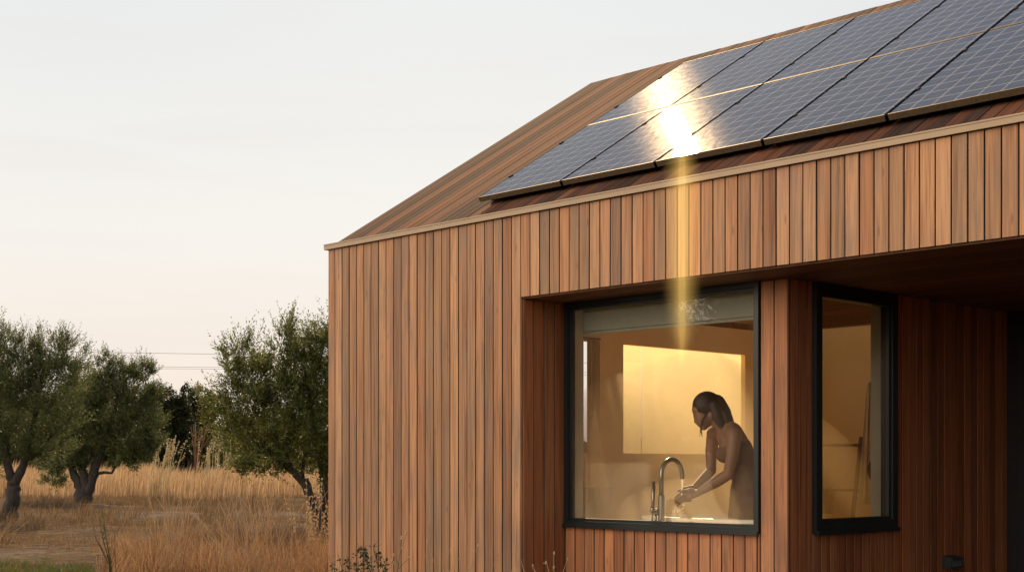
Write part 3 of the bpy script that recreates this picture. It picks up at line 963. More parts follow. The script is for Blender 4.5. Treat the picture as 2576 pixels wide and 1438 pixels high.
def remesh(o, vox, it=6):
    m = o.modifiers.new('join', 'REMESH'); m.mode = 'VOXEL'; m.voxel_size = vox; m.use_smooth_shade = True
    if it:
        sm = o.modifiers.new('soften', 'SMOOTH'); sm.factor = 0.5; sm.iterations = it


mb = MB()
# head (profile to the left), neck, face
hc = q(1776, 1028)
rotm = Matrix.Rotation(math.radians(-24), 3, 'Y')
mb.ell(hc, (0.088, 0.073, 0.105), 24, rotm)
mb.ell(q(1768, 1046), (0.062, 0.060, 0.078), 20, rotm)             # face
mb.ell(q(1750, 1030), (0.026, 0.05, 0.032), 14)                    # brow / forehead
mb.chain([q(1752, 1044), q(1749.5, 1060)], [0.009, 0.0125], 10)    # nose
mb.ell(q(1752, 1061, -0.008), 0.010, 8); mb.ell(q(1752, 1061, 0.008), 0.010, 8)
mb.ell(q(1758, 1067), (0.016, 0.024, 0.009), 10); mb.ell(q(1761, 1071), (0.015, 0.022, 0.008), 10)   # lips
mb.ell(q(1771, 1075), (0.024, 0.026, 0.018), 12)                   # chin
mb.chain([q(1771, 1073), q(1792, 1056)], [0.02, 0.03], 10)         # jaw
for sd_ in (-1, 1):
    mb.ell(q(1757, 1046, 0.03 * sd_), (0.012, 0.016, 0.010), 10)   # eyelids
    mb.ell(q(1764, 1053, 0.036 * sd_), (0.024, 0.022, 0.022), 10)  # cheeks
    mb.ell(q(1789, 1044, 0.072 * sd_), (0.018, 0.010, 0.03), 10)   # ears
mb.chain([q(1797, 1046), q(1812, 1064), q(1830, 1084)], [0.052, 0.053, 0.062], 14)
# torso
mb.chain([q(1836, 1094), q(1853, 1130), q(1868, 1165), q(1880, 1200), q(1886, 1232)], [0.092, 0.102, 0.094, 0.100, 0.118], 18)
for sd_ in (-1, 1):
    mb.chain([q(1836, 1092, 0.03 * sd_), q(1848, 1130, 0.075 * sd_), q(1866, 1168, 0.06 * sd_), q(1884, 1225, 0.085 * sd_)], [0.075, 0.078, 0.076, 0.092], 14)
mb.ell(q(1826, 1140, -0.06), (0.062, 0.055, 0.062), 14); mb.ell(q(1824, 1140, 0.07), (0.062, 0.055, 0.062), 14)
mb.chain([q(1832, 1078, -0.02), q(1846, 1094, -0.15)], [0.062, 0.056], 12)
mb.chain([q(1822, 1076, 0.02), q(1796, 1090, 0.16)], [0.060, 0.052], 12)
# near arm
mb.chain([q(1846, 1098, -0.16), q(1843, 1140, -0.175), q(1833, 1190, -0.165)], [0.052, 0.043, 0.036], 14)
mb.chain([q(1833, 1192, -0.165), q(1800, 1212, -0.12), q(1757, 1238, -0.045)], [0.037, 0.038, 0.023], 14)
# far arm
mb.chain([q(1795, 1094, 0.17), q(1789, 1135, 0.19), q(1789, 1180, 0.17)], [0.048, 0.040, 0.034], 14)
mb.chain([q(1789, 1182, 0.17), q(1768, 1205, 0.12), q(1744, 1227, 0.05)], [0.035, 0.035, 0.022], 14)
# hands: palm + five separate bent fingers each
mb.chain([q(1754, 1240, -0.042), q(1738, 1245, -0.035)], [0.024, 0.027], 12)
for k, (yo, dd, ln) in enumerate(((1240, -0.052, 0.94), (1246, -0.04, 1.05), (1252, -0.024, 1.0), (1257, -0.006, 0.82))):
    p0 = q(1736, yo, dd); p1 = q(1722, yo + 4 - k, dd + 0.010); p2 = q(1722 - 13 * ln, yo + 9 - k * 0.4, dd + 0.018); p3 = q(1722 - 23 * ln, yo + 15 - k * 0.2, dd + 0.022)
    mb.chain([p0, p1, p2, p3], [0.0125, 0.0105, 0.0088, 0.0072], 10)
mb.chain([q(1749, 1234, -0.03), q(1733, 1231, -0.02), q(1720, 1234, -0.012), q(1711, 1238, -0.006)], [0.015, 0.012, 0.0095, 0.008], 10)
mb.chain([q(1744, 1228, 0.048), q(1731, 1236, 0.038)], [0.022, 0.025], 12)
for k, (yo, dd, ln) in enumerate(((1231, 0.055, 0.9), (1237, 0.046, 1.0), (1243, 0.032, 0.97), (1249, 0.016, 0.8))):
    p0 = q(1728, yo, dd); p1 = q(1717, yo + 6 - k, dd - 0.006); p2 = q(1717 - 11 * ln, yo + 12 - k * 0.5, dd - 0.012); p3 = q(1717 - 20 * ln, yo + 19 - k, dd - 0.018)
    mb.chain([p0, p1, p2, p3], [0.0120, 0.0100, 0.0085, 0.0070], 10)
mb.chain([q(1739, 1224, 0.036), q(1725, 1226, 0.03), q(1713, 1231, 0.024), q(1705, 1235, 0.02)], [0.014, 0.0115, 0.009, 0.0075], 10)
# legs, standing in the tub
for sd_, fx in ((-1, 1880), (1, 1872)):
    mb.chain([q(1884, 1240, 0.08 * sd_), q(fx - 2, 1330, 0.08 * sd_), q(fx + 2, 1352, 0.08 * sd_), q(fx + 8, 1450, 0.075 * sd_), q(fx + 10, 1484, 0.075 * sd_)],
             [0.095, 0.066, 0.056, 0.045, 0.036], 14)
    mb.chain([q(fx + 12, 1487, 0.075 * sd_), q(fx - 30, 1489, 0.085 * sd_), q(fx - 52, 1491, 0.088 * sd_)], [0.036, 0.030, 0.022], 12)
body = mb.build('body', M['skin'], person, True)
remesh(body, 0.0055, 5)
# hair: cap, fall down to the shoulder, loose strands
mb = MB()
mb.ell(q(1779, 1021), (0.099, 0.083, 0.100), 24, rotm)
mb.ell(q(1797, 1030), (0.080, 0.081, 0.080), 18)
mb.chain([q(1800, 1018), q(1817, 1040), q(1829, 1060), q(1834, 1074)], [0.072, 0.062, 0.046, 0.026], 14)
for sd_ in (-1, 1):
    mb.chain([q(1796, 1020, 0.052 * sd_), q(1803, 1046, 0.064 * sd_), q(1812, 1066, 0.068 * sd_), q(1822, 1080, 0.066 * sd_)], [0.042, 0.034, 0.026, 0.012], 12)
for k in range(26):
    a = rnd.random()
    dd = rnd.uniform(-0.08, 0.08)
    p0 = q(1796 + 16 * a, 1010 + 26 * a, dd * 0.8)
    p1 = q(1820 + 12 * a + rnd.gauss(0, 3), 1040 + 14 * a, dd)
    p2 = q(1832 + 14 * a + rnd.gauss(0, 3), 1062 + 12 * rnd.random(), dd)
    mb.tube([p0, p1, p2], [0.012, 0.010, 0.004], 6)
hair = mb.build('hair', M['hair'], person, True)
remesh(hair, 0.006, 4)
mb = MB()
for k in range(6):
    x0 = 1763 + rnd.uniform(-3, 3)
    dd = -0.052 + rnd.gauss(0, 0.005)
    mb.tube([q(x0 + 14, 1040, dd - 0.012), q(x0 + 5, 1056, dd - 0.006), q(x0, 1070, dd), q(x0 - 2 + rnd.gauss(0, 2), 1082 + rnd.uniform(0, 5), dd), q(x0 + 1 + rnd.gauss(0, 3), 1094 + rnd.uniform(0, 8), dd)], [0.003, 0.0026, 0.0022, 0.0016, 0.0008], 6)
mb.build('hair_strand', M['hair'], person, True)
# camisole
mb = MB()
mb.chain([q(1842, 1112), q(1854, 1133), q(1868, 1165), q(1880, 1200), q(1885, 1234), q(1884, 1280), q(1883, 1330)], [0.092, 0.107, 0.099, 0.106, 0.128, 0.135, 0.140], 18)
for sd_ in (-1, 1):
    mb.chain([q(1845, 1120, 0.06 * sd_), q(1849, 1132, 0.076 * sd_), q(1866, 1168, 0.061 * sd_), q(1884, 1222, 0.086 * sd_), q(1882, 1280, 0.085 * sd_), q(1880, 1335, 0.085 * sd_)], [0.070, 0.082, 0.081, 0.099, 0.105, 0.11], 14)
mb.ell(q(1826, 1141, -0.06), (0.066, 0.058, 0.062), 14); mb.ell(q(1824, 1141, 0.07), (0.066, 0.058, 0.062), 14)
for sd_ in (-1, 1):
    mb.chain([q(1824, 1118, 0.075 * sd_), q(1823, 1090, 0.088 * sd_), q(1836, 1070, 0.092 * sd_), q(1862, 1086, 0.085 * sd_), q(1866, 1110, 0.07 * sd_)], [0.008, 0.007, 0.007, 0.007, 0.008], 8)
cami = mb.build('slip_dress', M['cami'], person, True)
remesh(cami, 0.006, 4)

# ------------------------------------------------------------------ ground and vegetation
def ground_h(x, y):
    return 0.05 * np.sin(x * 0.7 + 1.3) * np.sin(y * 0.45) + 0.03 * np.sin(x * 1.9 + y * 1.1)


gx = np.concatenate([[-1500, -600, -200, -90], np.linspace(-50, 30, 121), [60, 200, 600, 1500]])
gy = np.concatenate([[-1500, -300, -60], np.linspace(-20, 110, 161), [200, 500, 1200, 3000]])
X, Y = np.meshgrid(gx, gy)
Z = ground_h(X, Y)
near = np.clip((np.abs(X + 8) - 30) / 15, 0, 1)
Z = Z * (1 - near) * (Y < 111)
# keep it flat round the house
lx = (X - F0.x) * SD.x + (Y - F0.y) * SD.y
ly = (X - F0.x) * ND.x + (Y - F0.y) * ND.y
din = np.maximum(np.maximum(-lx, lx - 9.2), np.maximum(-ly, ly - 5.8))
Z = np.where(din < 0.8, -0.02, Z)
idx = np.arange(len(gx) * len(gy)).reshape(len(gy), len(gx))
Q = np.stack([idx[:-1, :-1], idx[:-1, 1:], idx[1:, 1:], idx[1:, :-1]], -1).reshape(-1, 4)
tag(np_mesh('ground', np.stack([X, Y, Z], -1), Q, M['ground']), kind='structure')


def inhouse(x, y, m=0.05):
    a = (x - F0.x) * SD.x + (y - F0.y) * SD.y
    b_ = (x - F0.x) * ND.x + (y - F0.y) * ND.y
    return (a > -m) & (b_ > -m) & (a < 9.3) & (b_ < 5.8)


def blades(name, pts, hgt, wid, mat, lean=0.35, kink=0.5, wind=(0.1, 0.0)):
    """grass blades: two quads and a tip each"""
    n = len(pts)
    az = rng.uniform(0, 2 * np.pi, n)
    ln = np.abs(rng.normal(0, lean, n)) * hgt
    d = np.stack([np.cos(az) * ln + wind[0] * hgt, np.sin(az) * ln + wind[1] * hgt, np.zeros(n)], -1)
    sa = az + np.pi / 2 + rng.normal(0, 0.6, n)
    side = np.stack([np.cos(sa), np.sin(sa) * 0.5, np.zeros(n)], -1)
    up = np.array([0, 0, 1.0])
    z = hgt[:, None] * up
    p0 = pts
    p1 = pts + z * 0.42 + d * 0.22
    p2 = pts + z * 0.78 + d * 0.62
    p3 = pts + z * (1 - 0.18 * kink * rng.random(n)[:, None]) + d * 1.1
    w = (wid / 2)[:, None] * side
    V = np.stack([p0 - w, p0 + w, p1 - w * 0.85, p1 + w * 0.85, p2 - w * 0.6, p2 + w * 0.6, p3], 1).reshape(-1, 3)
    o = np.arange(n)[:, None] * 7
    q1 = o + np.array([[0, 1, 3, 2]])
    q2 = o + np.array([[2, 3, 5, 4]])
    t3 = o + np.array([[4, 5, 6]])
    return np_mesh(name, V, np.concatenate([q1, q2]), mat, None, t3)


def scatter(n, Y0, Y1, a0, a1, power=1.0):
    """random ground points in a wedge of the view"""
    u = rng.random(n)
    Yv = np.sqrt(Y0 ** 2 + (Y1 ** 2 - Y0 ** 2) * u ** power)
    sl = rng.uniform(a0, a1, n)
    return sl * Yv, Yv


def fbm(x, y, s, seed=0):
    v = np.zeros_like(x)
    r2 = np.random.default_rng(seed)
    amp = 1
    for o_ in range(5):
        for k in range(3):
            th = r2.uniform(0, 2 * np.pi)
            ph = r2.uniform(0, 6.28)
            v += amp * np.sin((x * np.cos(th) + y * np.sin(th)) * s + ph)
        s *= 1.9
        amp *= 0.65
    return v / 4.5


def field(name, n, Y0, Y1, a0, a1, h0, h1, w0, w1, mat, keep=None, power=1.0, **kw):
    x, y = scatter(n, Y0, Y1, a0, a1, power)
    ok = ~inhouse(x, y)
    if keep is not None:
        ok &= rng.random(n) < keep(x, y)
    x, y = x[ok], y[ok]
    hgt = rng.uniform(h0, h1, len(x)) * (0.75 + 0.35 * np.clip(fbm(x, y, 1.3, 5), -1, 1))
    wid = rng.uniform(w0, w1, len(x))
    pts = np.stack([x, y, ground_h(x, y) - 0.02], -1)
    return tag(blades(name, pts, hgt, wid, mat, **kw), kind='stuff')


def path_mask(x, y):
    """bare track crossing the meadow"""
    a = np.exp(-((y - (17.6 + 0.35 * (x + 5))) / 1.7) ** 2) * (x < -2.9)
    b_ = np.exp(-((y - (24.5 + 0.25 * (x + 5))) / 1.2) ** 2) * 0.75
    return np.clip(a + b_, 0, 1)


field('dry_grass', 190000, 13.5, 48, -0.47, -0.02, 0.06, 0.26, 0.003, 0.009, M['straw'],
      keep=lambda x, y: np.clip(0.45 + 1.3 * fbm(x, y, 0.9, 2), 0.03, 1) * (1 - 0.80 * path_mask(x, y)), lean=0.6)
field('tall_dry_grass', 70000, 40, 66, -0.47, -0.02, 0.9, 1.45, 0.010, 0.022, M['reed'],
      keep=lambda x, y: np.clip((y - 46 + 3 * fbm(x, y, 0.3, 9) - 3.0 * np.exp(-((x / y + 0.21) / 0.03) ** 2) * -1) / 3, 0, 1), lean=0.16)


def tufts(name, n, per, Y0, Y1, a0, a1, h0, h1, w0, w1, mat, keep=None, spread=0.16, wind=0.12):
    """tussocks: blades fan outward from each centre"""
    cx, cy = scatter(n, Y0, Y1, a0, a1)
    ok = ~inhouse(cx, cy, 0.12)
    if keep is not None:
        ok &= rng.random(n) < keep(cx, cy)
    cx, cy = cx[ok], cy[ok]
    k = np.repeat(np.arange(len(cx)), per)
    m = len(k)
    az = rng.uniform(0, 2 * np.pi, m)
    rr = np.abs(rng.normal(0, 1, m)) * spread * 0.5
    ch = rng.uniform(h0, h1, len(cx))
    hgt = ch[k] * rng.uniform(0.45, 1.08, m)
    x, y = cx[k] + np.cos(az) * rr, cy[k] + np.sin(az) * rr
    ok2 = ~inhouse(x, y, 0.03)
    x, y, az, hgt, rr, k = x[ok2], y[ok2], az[ok2], hgt[ok2], rr[ok2], k[ok2]
    m = len(x)
    cw = rng.normal(wind, 0.22, len(cx))[k]
    ln = hgt * (0.12 + 0.9 * rng.random(m) ** 2)
    d = np.stack([np.cos(az) * ln + cw * hgt, np.sin(az) * ln, -0.25 * ln], -1)
    side = np.stack([np.cos(az + 1.57) + 0.4, np.sin(az + 1.57) * 0.5, np.zeros(m)], -1)
    side = unit(side)
    wid = rng.uniform(w0, w1, m)
    w = (wid / 2)[:, None] * side
    pts = np.stack([x, y, ground_h(x, y) - 0.02], -1)
    up = np.array([0, 0, 1.0]) * hgt[:, None]
    p1 = pts + up * 0.45 + d * 0.18
    p2 = pts + up * 0.82 + d * 0.55
    p3 = pts + up * 1.0 + d * 1.05
    V = np.stack([pts - w, pts + w, p1 - w * 0.9, p1 + w * 0.9, p2 - w * 0.65, p2 + w * 0.65, p3], 1).reshape(-1, 3)
    o = np.arange(m)[:, None] * 7
    return tag(np_mesh(name, V, np.concatenate([o + np.array([[0, 1, 3, 2]]), o + np.array([[2, 3, 5, 4]])]), mat, None, o + np.array([[4, 5, 6]])), kind='stuff')


def unit(v):
    return v / np.maximum(np.linalg.norm(v, axis=-1, keepdims=True), 1e-9)


tufts('rusty_grass', 470, 80, 8.4, 19.5, -0.285, -0.11, 0.20, 0.52, 0.0025, 0.0055, M['rust'],
      keep=lambda x, y: np.clip(0.6 + 0.5 * fbm(x, y, 1.0, 31) + (x / y + 0.2) * 4, 0, 1), wind=0.06)
tufts('meadow_tussock', 620, 46, 19, 44, -0.47, -0.02, 0.16, 0.45, 0.005, 0.011, M['straw'],
      keep=lambda x, y: np.clip(0.35 + 1.2 * fbm(x, y, 0.5, 21), 0, 1) * (1 - path_mask(x, y)), spread=0.3)
field('green_grass', 22000, 13.2, 15.7, -0.47, -0.295, 0.07, 0.20, 0.004, 0.009, M['green'],
      keep=lambda x, y: np.clip(0.35 + 1.5 * fbm(x, y, 1.8, 3) + (15.0 - y) * 0.3 - np.abs(x / y + 0.325) * 9, 0, 1), lean=0.6)
# fallen straws on the track
n = 5200
x, y = scatter(n, 13.5, 28, -0.45, -0.13)
L_ = rng.uniform(0.08, 0.35, n)
th = rng.normal(0.1, 0.7, n)
zz = ground_h(x, y) + rng.uniform(0.01, 0.06, n)
dx, dy = np.cos(th) * L_, np.sin(th) * L_
w_ = rng.uniform(0.002, 0.004, n)
V = np.stack([np.stack([x, y, zz], -1), np.stack([x, y, zz + w_], -1), np.stack([x + dx, y + dy, zz + w_], -1), np.stack([x + dx, y + dy, zz], -1)], 1).reshape(-1, 3)
tag(np_mesh('fallen_straw', V, np.arange(4 * n).reshape(-1, 4), M['straw']), kind='stuff')


def leaf_mesh(name, base, dirs, side, L, Wd, mat, parent):
    n = len(base)
    d = dirs * L[:, None]
    w = side * (Wd / 2)[:, None]
    nrm = np.cross(dirs, side)
    V = np.stack([base, base + d * 0.45 + w + nrm * (Wd * 0.15)[:, None], base + d, base + d * 0.5 - w + nrm * (Wd * 0.15)[:, None]], 1).reshape(-1, 3)
    return np_mesh(name, V, np.arange(4 * n).reshape(-1, 4), mat, parent)


def unit(v):
    return v / np.maximum(np.linalg.norm(v, axis=-1, keepdims=True), 1e-9)


def twig_leaves(tb, td, tl, per, L0, L1, wr, spread=0.75):
    """leaves along twigs: base, direction, length of each twig"""
    n = len(tb)
    q_ = np.tile(np.linspace(0.08, 1.0, per), n) + rng.normal(0, 0.02, n * per)
    ti = np.repeat(np.arange(n), per)
    bend = rng.normal(0, 0.12, (n, 3))
    base = tb[ti] + td[ti] * (tl[ti] * q_)[:, None] + bend[ti] * ((q_ ** 2) * tl[ti])[:, None]
    r = unit(rng.normal(0, 1, (n * per, 3)))
    r = unit(r - td[ti] * np.sum(r * td[ti], -1, keepdims=True))
    dirs = unit(td[ti] * 0.8 + r * spread)
    side = unit(np.cross(dirs, unit(rng.normal(0, 1, (n * per, 3)))))
    L = rng.uniform(L0, L1, n * per) * (1.05 - 0.35 * np.clip(q_, 0, 1))
    return base, dirs, side, L, L * wr


def crown(name, blobs, Y, origin, mat, parent, dens, per, L0, L1, wr, twl=(0.2, 0.45), upw=0.8, hole=0.15, seed=1, depth=0.85, shoots=0, spread=0.75):
    """foliage as leafy twigs through the volumes of overlapping clumps (survey pixels at distance Y)"""
    k = Y / F
    TB, TD, TL = [], [], []
    for (bx, by, rx, ry) in blobs:
        c = np.array(at(bx, by, Y))
        R = np.array([rx * k, depth * 0.5 * (rx + ry) * k, ry * k])
        n = max(40, int(dens * (R[0] * R[1] * R[2]) ** (2 / 3)))
        d = unit(rng.normal(0, 1, (n, 3)))
        q9 = max(1, n // 10)                                    # twigs sit in sprays
        d = unit(rng.normal(0, 1, (q9, 3)))
        sp = np.repeat(np.arange(q9), 10)
        n = len(sp)
        d = d[sp]
        rad = (rng.random(q9) ** 0.42)[sp]
        p = c + d * rad[:, None] * R + rng.normal(0, 0.16, (n, 3)) * R.mean() * np.array([1, 1, 0.8])
        sd0 = rng.normal(0, 0.38, (q9, 3))[sp]
        td = unit(d * 0.65 + np.array([0, 0, upw]) + sd0 + rng.normal(0, 0.22, (n, 3)))
        tl = rng.uniform(*twl, n)
        f = fbm(p[:, 0] * 1.7 + p[:, 2], p[:, 1] * 1.3 + p[:, 2] * 1.6, 1.7, seed)
        ok = f > (-1 + hole * 2 * 1.0 - 0.35)
        TB.append(p[ok]); TD.append(td[ok]); TL.append(tl[ok])
        if shoots:
            m_ = int(shoots * R[0] * R[1] * 6) + 2
            d = unit(np.stack([rng.normal(0, 1, m_), rng.normal(0, 1, m_), np.abs(rng.normal(0.9, 0.4, m_))], -1))
            p = c + d * R * 0.85
            TB.append(p); TD.append(unit(d * 0.35 + np.array([0, 0, 1.0]) + rng.normal(0, 0.18, (m_, 3)))); TL.append(rng.uniform(0.22, 0.5, m_) * twl[1] / 0.45)
    tb, td, tl = np.concatenate(TB), np.concatenate(TD), np.concatenate(TL)
    bs, dr_, sd_, L, w = twig_leaves(tb, td, tl, per, L0, L1, wr, spread)
    return leaf_mesh(name, bs - np.array(origin), dr_, sd_, L, w, mat, parent)


def limbs(name, paths, Y, origin, mat, parent, n=9):
    mb = MB()
    o = Vector(origin)
    for path in paths:
        pts, rad = [], []
        for (x, y, d, r) in path:
            pts.append(at(x, y, Y + d) - o); rad.append(r)
        # refine with a little gnarl
        P2, R2 = [], []
        for i in range(len(pts) - 1):
            for j in range(4):
                u = j / 4
                g = rad[i] * 0.12
                P2.append(pts[i].lerp(pts[i + 1], u) + Vector((rnd.gauss(0, g), rnd.gauss(0, g), 0)) * (1 if j else 0))
                R2.append((rad[i] * (1 - u) + rad[i + 1] * u) * rnd.uniform(0.95, 1.06))
        P2.append(pts[-1]); R2.append(rad[-1])
        mb.tube(P2, R2, n)
    return mb.build(name, mat, parent, True)


def tree(name, label, cat, basepx, Y, blobs, paths, leafmat, group=None, **kw):
    b = at(basepx, 0, Y)
    origin = (b.x, b.y, 0.0)
    t = tag(empty(name, origin), label, cat, group)
    if paths:
        limbs('trunk', paths, Y, origin, M['bark'], t)
    crown('crown', blobs, Y, origin, leafmat, t, **kw)
    return t


OL = dict(per=16, L0=0.05, L1=0.085, wr=0.26)
GRP = 'olive trees in the dry meadow'
# right olive, close to the house corner
tree('olive_tree', 'leaning olive tree beside the left corner of the house', 'olive tree', 812, 20.0,
     [(715, 884, 36, 54), (765, 898, 55, 58), (815, 894, 50, 60), (850, 900, 50, 90), (690, 925, 55, 48), (610, 915, 42, 45), (575, 930, 26, 36), (640, 960, 60, 45),
      (590, 1010, 52, 46), (650, 1030, 70, 60), (720, 1000, 70, 70), (790, 980, 60, 90), (600, 1095, 40, 36), (650, 1120, 62, 50), (720, 1090, 70, 60), (790, 1090, 60, 80),
      (615, 1150, 42, 30), (670, 1170, 46, 28), (640, 1192, 26, 16), (735, 1150, 50, 30), (800, 1170, 40, 40), (850, 1050, 40, 120), (845, 1190, 30, 60)],
     [[(812, 1376, 0, 0.11), (806, 1330, 0, 0.085), (795, 1284, 0, 0.075), (770, 1219, 0.02, 0.07), (740, 1184, 0.05, 0.062), (700, 1158, 0.05, 0.045), (668, 1120, 0.1, 0.03), (640, 1080, 0.1, 0.016)],
      [(815, 1376, 0.1, 0.09), (818, 1300, 0.15, 0.07), (815, 1200, 0.2, 0.06), (800, 1100, 0.2, 0.045), (780, 1000, 0.1, 0.03), (760, 900, 0.1, 0.015)],
      [(735, 1182, 0.05, 0.045), (700, 1110, -0.1, 0.03), (690, 1050, -0.2, 0.022), (676, 960, -0.2, 0.012)],
      [(815, 1200, 0.2, 0.05), (835, 1100, 0.3, 0.04), (830, 950, 0.3, 0.02)],
      [(760, 1200, 0, 0.03), (765, 1150, 0.1, 0.02), (790, 1120, 0.2, 0.012)]],
     M['olive'], GRP, dens=2000, shoots=10, hole=0.2, seed=4, **OL)
# left olive
tree('olive_tree', 'tall olive tree with forked trunk at the left edge of the meadow', 'olive tree', 20, 28.5,
     [(52, 892, 30, 44), (148, 892, 36, 46), (100, 900, 50, 50), (20, 900, 50, 60), (180, 915, 34, 40), (-40, 900, 50, 90), (60, 960, 70, 60), (130, 970, 70, 60), (0, 1000, 70, 80),
      (80, 1040, 80, 70), (160, 1040, 54, 60), (-50, 1040, 60, 90), (40, 1110, 70, 50), (120, 1120, 66, 46), (-20, 1120, 60, 50), (70, 1160, 40, 24), (-30, 1170, 40, 24)],
     [[(20, 1318, 0, 0.20), (24, 1285, 0, 0.15), (32, 1240, 0, 0.14), (34, 1214, 0, 0.13)], [(34, 1218, 0, 0.10), (22, 1180, 0, 0.085), (16, 1120, 0, 0.07), (0, 1020, 0.1, 0.04), (-10, 930, 0, 0.02)],
      [(34, 1220, 0.02, 0.11), (52, 1185, 0, 0.09), (66, 1140, 0, 0.07), (90, 1040, 0.1, 0.05), (110, 930, 0, 0.02)], [(60, 1160, 0, 0.05), (100, 1138, 0.1, 0.04), (140, 1080, 0.1, 0.02)]],
     M['oliveb'], GRP, dens=1500, shoots=7, hole=0.28, seed=7, per=15, L0=0.055, L1=0.09, wr=0.24)
# middle olive, several stems
tree('olive_tree', 'bushy olive tree with several splayed stems left of the tall grass', 'olive tree', 206, 40.0,
     [(270, 930, 26, 36), (300, 950, 34, 40), (355, 932, 22, 38), (240, 980, 44, 40), (330, 990, 50, 46), (385, 1000, 22, 28), (200, 1020, 46, 60), (280, 1040, 70, 60), (350, 1060, 54, 60),
      (160, 1080, 50, 50), (230, 1100, 70, 50), (310, 1110, 66, 44), (375, 1110, 30, 40), (150, 1150, 40, 40), (130, 1205, 24, 24), (170, 1190, 36, 30), (345, 1160, 36, 22), (300, 1155, 34, 22), (210, 1150, 46, 26)],
     [[(210, 1268, 0, 0.24), (204, 1235, 0, 0.17), (190, 1200, 0, 0.12), (172, 1150, 0, 0.09), (160, 1080, 0.2, 0.04)], [(212, 1268, 0.1, 0.2), (216, 1220, 0, 0.15), (206, 1165, 0, 0.11), (200, 1100, 0, 0.08), (220, 1000, 0, 0.03)],
      [(216, 1262, 0, 0.18), (228, 1215, 0, 0.14), (240, 1170, 0, 0.12), (262, 1120, 0, 0.09), (290, 1030, 0, 0.05), (300, 950, 0, 0.02)],
      [(230, 1210, 0, 0.07), (246, 1190, 0, 0.05), (262, 1187, 0, 0.045), (281, 1189, 0, 0.035), (290, 1170, 0, 0.03)], [(216, 1165, 0, 0.07), (235, 1130, 0.1, 0.05), (250, 1090, 0.2, 0.03)]],
     M['oliveb'], GRP, dens=1500, shoots=5, hole=0.26, seed=9, per=14, L0=0.075, L1=0.12, wr=0.24)
# olives standing left of the picture, mirrored in the window pane
for (X_, Y_, lab, sc_) in ((-6.5, 9.05, 'round olive tree in front of the house, mirrored in the left of the fogged window', 0.95), (-6.3, 7.72, 'bushy olive tree in front of the house, mirrored right in the fogged window', 0.93), (-10.5, 8.9, 'farther olive tree in front of the house, mirrored behind the bushy one', 1.25)):
    kx = F / Y_
    cxp = CX + kx * X_
    bl = [(cxp + kx * a * sc_, CY - kx * (b_ * sc_ - EYE), kx * r1 * sc_, kx * r2 * sc_) for a, b_, r1, r2 in
          ((0, 2.6, 0.8, 0.6), (-0.6, 2.2, 0.8, 0.7), (0.6, 2.2, 0.8, 0.7), (0, 1.8, 1.1, 0.7), (-0.8, 1.3, 0.7, 0.6), (0.8, 1.3, 0.7, 0.6), (0, 1.0, 1.1, 0.5), (0.2, 2.9, 0.5, 0.45))]
    gp = CY + kx * EYE
    tree('olive_tree', lab, 'olive tree', cxp, Y_, bl, [[(cxp, gp, 0, 0.13), (cxp + 0.05 * kx, gp - 0.6 * kx, 0, 0.10), (cxp - 0.1 * kx, gp - 1.3 * kx, 0.1, 0.07), (cxp - 0.3 * kx, gp - 2.2 * kx, 0.1, 0.02)],
         [(cxp + 0.05 * kx, gp - 0.6 * kx, 0, 0.08), (cxp + 0.5 * kx, gp - 1.6 * kx, 0, 0.03)]], M['olive'], GRP, dens=1900, shoots=0, hole=0.12, seed=31, per=14, L0=0.05, L1=0.08, wr=0.26)
# darker trees beyond the tall grass
DK = dict(per=12, L0=0.14, L1=0.24, wr=0.5, twl=(0.35, 0.8), upw=0.25, spread=1.0)
tree('broadleaf_tree', 'dark broadleaf tree with open crown behind the bushy olive', 'tree', 425, 78,
     [(405, 1010, 30, 34), (432, 995, 28, 26), (455, 1020, 30, 26), (400, 1060, 50, 40), (440, 1060, 44, 40), (380, 1110, 46, 40), (440, 1110, 50, 36)],
     [[(425, 1222, 0, 0.3), (428, 1150, 0, 0.22), (430, 1060, 0, 0.15), (432, 1000, 0, 0.05)], [(428, 1140, 0, 0.15), (400, 1060, 0, 0.08)]], M['darkleaf'], None, dens=285, hole=0.34, seed=12, **DK)
tree('broadleaf_tree', 'dense dark tree in the gap above the tall dry grass', 'tree', 480, 84,
     [(474, 1014, 20, 24), (458, 1040, 34, 36), (470, 1060, 44, 40), (505, 1052, 28, 32), (470, 1100, 46, 40), (520, 1100, 30, 36), (500, 1130, 50, 26)],
     [[(480, 1218, 0, 0.28), (482, 1120, 0, 0.2), (484, 1030, 0, 0.06)]], M['darkleaf'], None, dens=360, hole=0.2, seed=13, **DK)
tree('broadleaf_tree', 'yellow green young tree half hidden by the leaning olive', 'tree', 545, 70,
     [(528, 1040, 14, 26), (545, 1050, 22, 34), (560, 1080, 34, 40), (530, 1100, 24, 36), (575, 1120, 40, 30), (540, 1130, 30, 20)],
     [[(520, 1226, 0, 0.07), (524, 1120, 0, 0.055), (528, 1040, 0, 0.02)], [(556, 1226, 0, 0.07), (556, 1120, 0, 0.055), (552, 1050, 0, 0.02)]], M['yellowleaf'], None, dens=240, hole=0.3, seed=14, **DK)
tree('broadleaf_tree', 'dark rounded tree behind the trunk of the leaning olive', 'tree', 640, 82,
     [(600, 1090, 36, 40), (640, 1075, 44, 50), (700, 1080, 50, 50), (770, 1070, 60, 60), (830, 1080, 50, 60), (600, 1130, 50, 30), (700, 1130, 70, 30)],
     [[(640, 1220, 0, 0.3), (642, 1120, 0, 0.2), (640, 1050, 0, 0.06)]], M['darkleaf'], None, dens=225, hole=0.2, seed=15, **DK)
